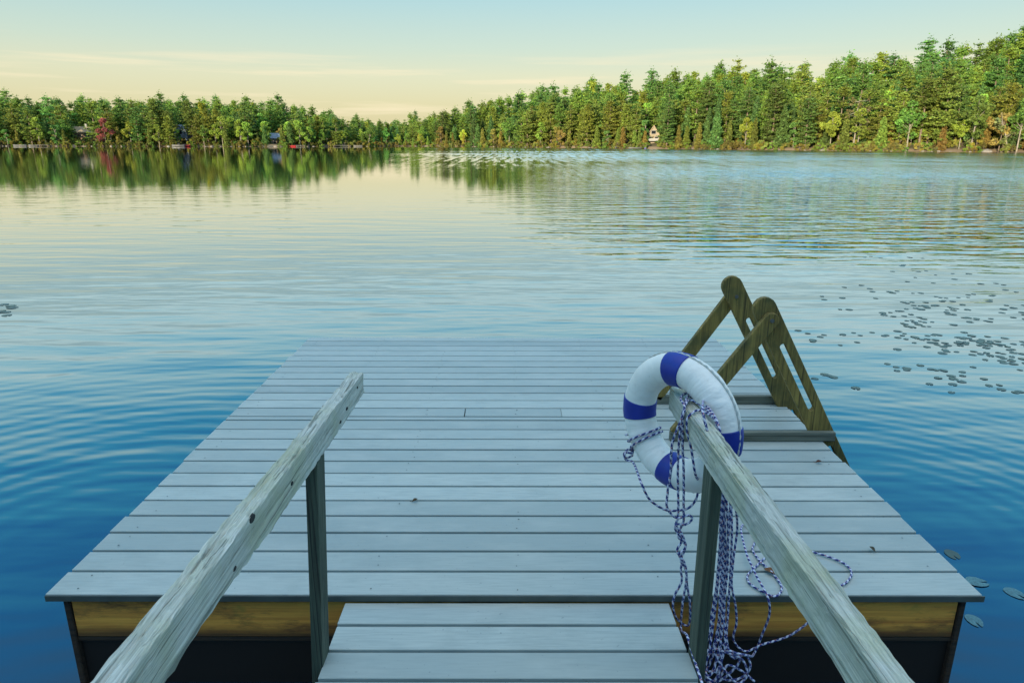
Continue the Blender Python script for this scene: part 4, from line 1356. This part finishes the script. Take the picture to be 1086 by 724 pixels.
def boat(name, label, cat, px, off, L, Wd, Hh, mat, rz, z_add=0.0, cabin=False):
    x, y_ = world_xy(px, off)
    zz = WATER_Z if off < 0 else float(ground_h(px, off))
    o = empty(name, (x, y_, zz + z_add), rz)
    tag(o, label, cat)
    bm = bmesh.new(); n = 14; rows_ = []
    for i in range(n + 1):
        t = i / n
        wd = Wd / 2 * max(.03, math.sin(min(t * 1.25 + .12, 1) * math.pi * .5) if not name.startswith('canoe') and not name.startswith('kayak') else math.sin(t * math.pi) ** .6 if 0 < t < 1 else .03) * (1 if t < .6 or name.startswith(('canoe', 'kayak')) else 1 - ((t - .6) / .4) ** 2 * .95)
        sheer = Hh * (1 + .35 * (2 * t - 1) ** 2)
        row = []
        for q in (-1, -.8, -.4, 0, .4, .8, 1):
            zz_ = -.12 + (abs(q) ** 2.4) * (sheer + .12)
            row.append(bm.verts.new(((t - .5) * L, q * wd, zz_)))
        rows_.append(row)
    for i in range(n):
        for j in range(6): bm.faces.new((rows_[i][j], rows_[i + 1][j], rows_[i + 1][j + 1], rows_[i][j + 1]))
    bm.faces.new(rows_[0]); bm.faces.new(rows_[-1][::-1])
    bmesh.ops.recalc_face_normals(bm, faces=bm.faces[:])
    bmesh.ops.solidify(bm, geom=bm.faces[:], thickness=.05)
    from_bm('hull', bm, mat, o, True)
    for sx in (-.22, .15):
        bm = bmesh.new(); bm_box(bm, (sx * L - .12, -Wd * .40, Hh * .6), (sx * L + .12, Wd * .40, Hh * .68), 0)
        from_bm('seat', bm, M_inside if not cabin else M_trim, o)
    if cabin:
        bm = bmesh.new(); bm_box(bm, (-.1, -Wd * .36, Hh * .7), (.9, Wd * .36, Hh + .75), .08)
        from_bm('cabin', bm, M_glass, o)
    return o
boat('canoe', 'red canoe pulled up on the shore beside the brown shed', 'canoe', 318, 1.0, 5.6, 1.0, .45, M_red, .1, .1)
boat('motor_boat', 'small white motor boat moored below the blue grey house', 'boat', 205, -4, 5.0, 1.9, .6, M_white, .1, 0, True)
boat('rowing_boat', 'little red rowing boat tied up below the blue grey house', 'boat', 214, -3, 3.0, 1.3, .6, M_red, .9)
boat('rowing_boat', 'pale rowing boat lying farthest out along the left shore', 'boat', 44, -3, 5.2, 1.5, .5, M_white, .05)
boat('rowing_boat', 'white rowing boat with its bow turned in, beside the pale rowing boat', 'boat', 58, -2, 3.6, 1.4, .5, M_white, .4)
boat('rowing_boat', 'white rowing boat moored in front of the gabled cabin', 'boat', 671, -4, 4.6, 1.6, .45, M_white, .05)
boat('rowing_boat', 'small white dinghy drawn up left of the gabled cabin', 'boat', 652, .8, 3.0, 1.3, .45, M_white, 1.1, .15)
boat('rowing_boat', 'grey rowing boat at the little dock by the dip in the treeline', 'boat', 388, -3, 4.0, 1.5, .5, M_grey, .1)

def dock(px, L, label):
    x, y_ = world_xy(px, -3)
    o = empty('shore_dock', (x, y_, WATER_Z)); tag(o, label, 'dock')
    bm = bmesh.new(); bm_box(bm, (-L / 2, -1.2, .42), (L / 2, 1.2, .55), .02); from_bm('dock_deck', bm, M_grey, o)
    for sx in (-1, 1):
        for sy in (-1, 1):
            bm = bmesh.new(); bm_cyl(bm, (sx * (L / 2 - .3), sy * 1.05, -1.0), (sx * (L / 2 - .3), sy * 1.05, .415), .11); from_bm('pile', bm, M_bark, o)
dock(372, 8.0, 'low grey dock by the dip in the treeline')
dock(68, 5.0, 'low grey dock beside the boats on the left shore')
dock(330, 4.0, 'short grey dock next to the red canoe')

# mooring buoy
x, y_ = world_xy(681, -14)
bu = empty('mooring_buoy', (x, y_, WATER_Z)); tag(bu, 'white mooring buoy with a blue stripe floating off the gabled cabin', 'buoy')
bm = bmesh.new(); bmesh.ops.create_uvsphere(bm, u_segments=18, v_segments=12, radius=.42)
for v in bm.verts: v.co.z = v.co.z * .95 + .22
from_bm('float_ball', bm, M_white, bu, True)
bm = bmesh.new(); bm_cyl(bm, (0, 0, .16), (0, 0, .30), .425, seg=20); from_bm('stripe', bm, M_band, bu)
bm = bmesh.new(); bm_cyl(bm, (0, 0, .6), (0, 0, .78), .06, seg=8); from_bm('mooring_eye', bm, M_bolt, bu)

# shore stones
M_stone = plain('pale_granite', (.20, .175, .145), .85, .3, 1.2)
def stone_mesh(seed):
    rg = random.Random(seed); bm = bmesh.new()
    bmesh.ops.create_icosphere(bm, subdivisions=3, radius=1)
    ph = [rg.uniform(0, 6) for _ in range(6)]
    for v in bm.verts:
        p = v.co.copy()
        k = 1 + .16 * math.sin(p.x * 2.3 + ph[0]) + .14 * math.sin(p.y * 2.9 + ph[1]) + .12 * math.sin(p.z * 3.1 + ph[2]) + .06 * math.sin(p.x * 7 + p.y * 5 + ph[3])
        v.co = Vector((p.x * k, p.y * k * .75, p.z * k * .6))
    me = bpy.data.meshes.new('boulder'); bm.to_mesh(me); bm.free(); me.materials.append(M_stone)
    me.polygons.foreach_set('use_smooth', [True] * len(me.polygons))
    return me
SM = [stone_mesh(s) for s in range(7)]
rs = random.Random(12)
def boulder(px, off, s, lab, grp=None):
    x, y_ = world_xy(px, off)
    o = bpy.data.objects.new('boulder', SM[rs.randrange(7)])
    o.location = (x, y_, (WATER_Z if off < 1 else float(ground_h(px, off))) + s * .12)
    o.rotation_euler = (rs.uniform(-.2, .2), rs.uniform(-.2, .2), rs.uniform(0, 6.28)); o.scale = (s, s * .9, s * .8)
    COL.objects.link(o); tag(o, lab, 'boulder', grp)
boulder(1030, .2, 1.25, 'largest pale boulder of the right shore, under the leaning trunk')
boulder(862, .4, .8, 'pale boulder standing alone under the cedars of the right shore')
boulder(755, .3, .75, 'pale boulder on the shore right of the gabled cabin')
for i in range(120):
    px = rs.uniform(0, 1086)
    if rs.random() > shore(px) / 345: continue
    s = rs.choice((.3, .35, .4, .5, .6, .3))
    lab = ('small' if s < .45 else 'middling') + ' pale stone at the waterline ' + section(px)
    boulder(px, rs.uniform(-.3, 1.2), s, lab, lab)
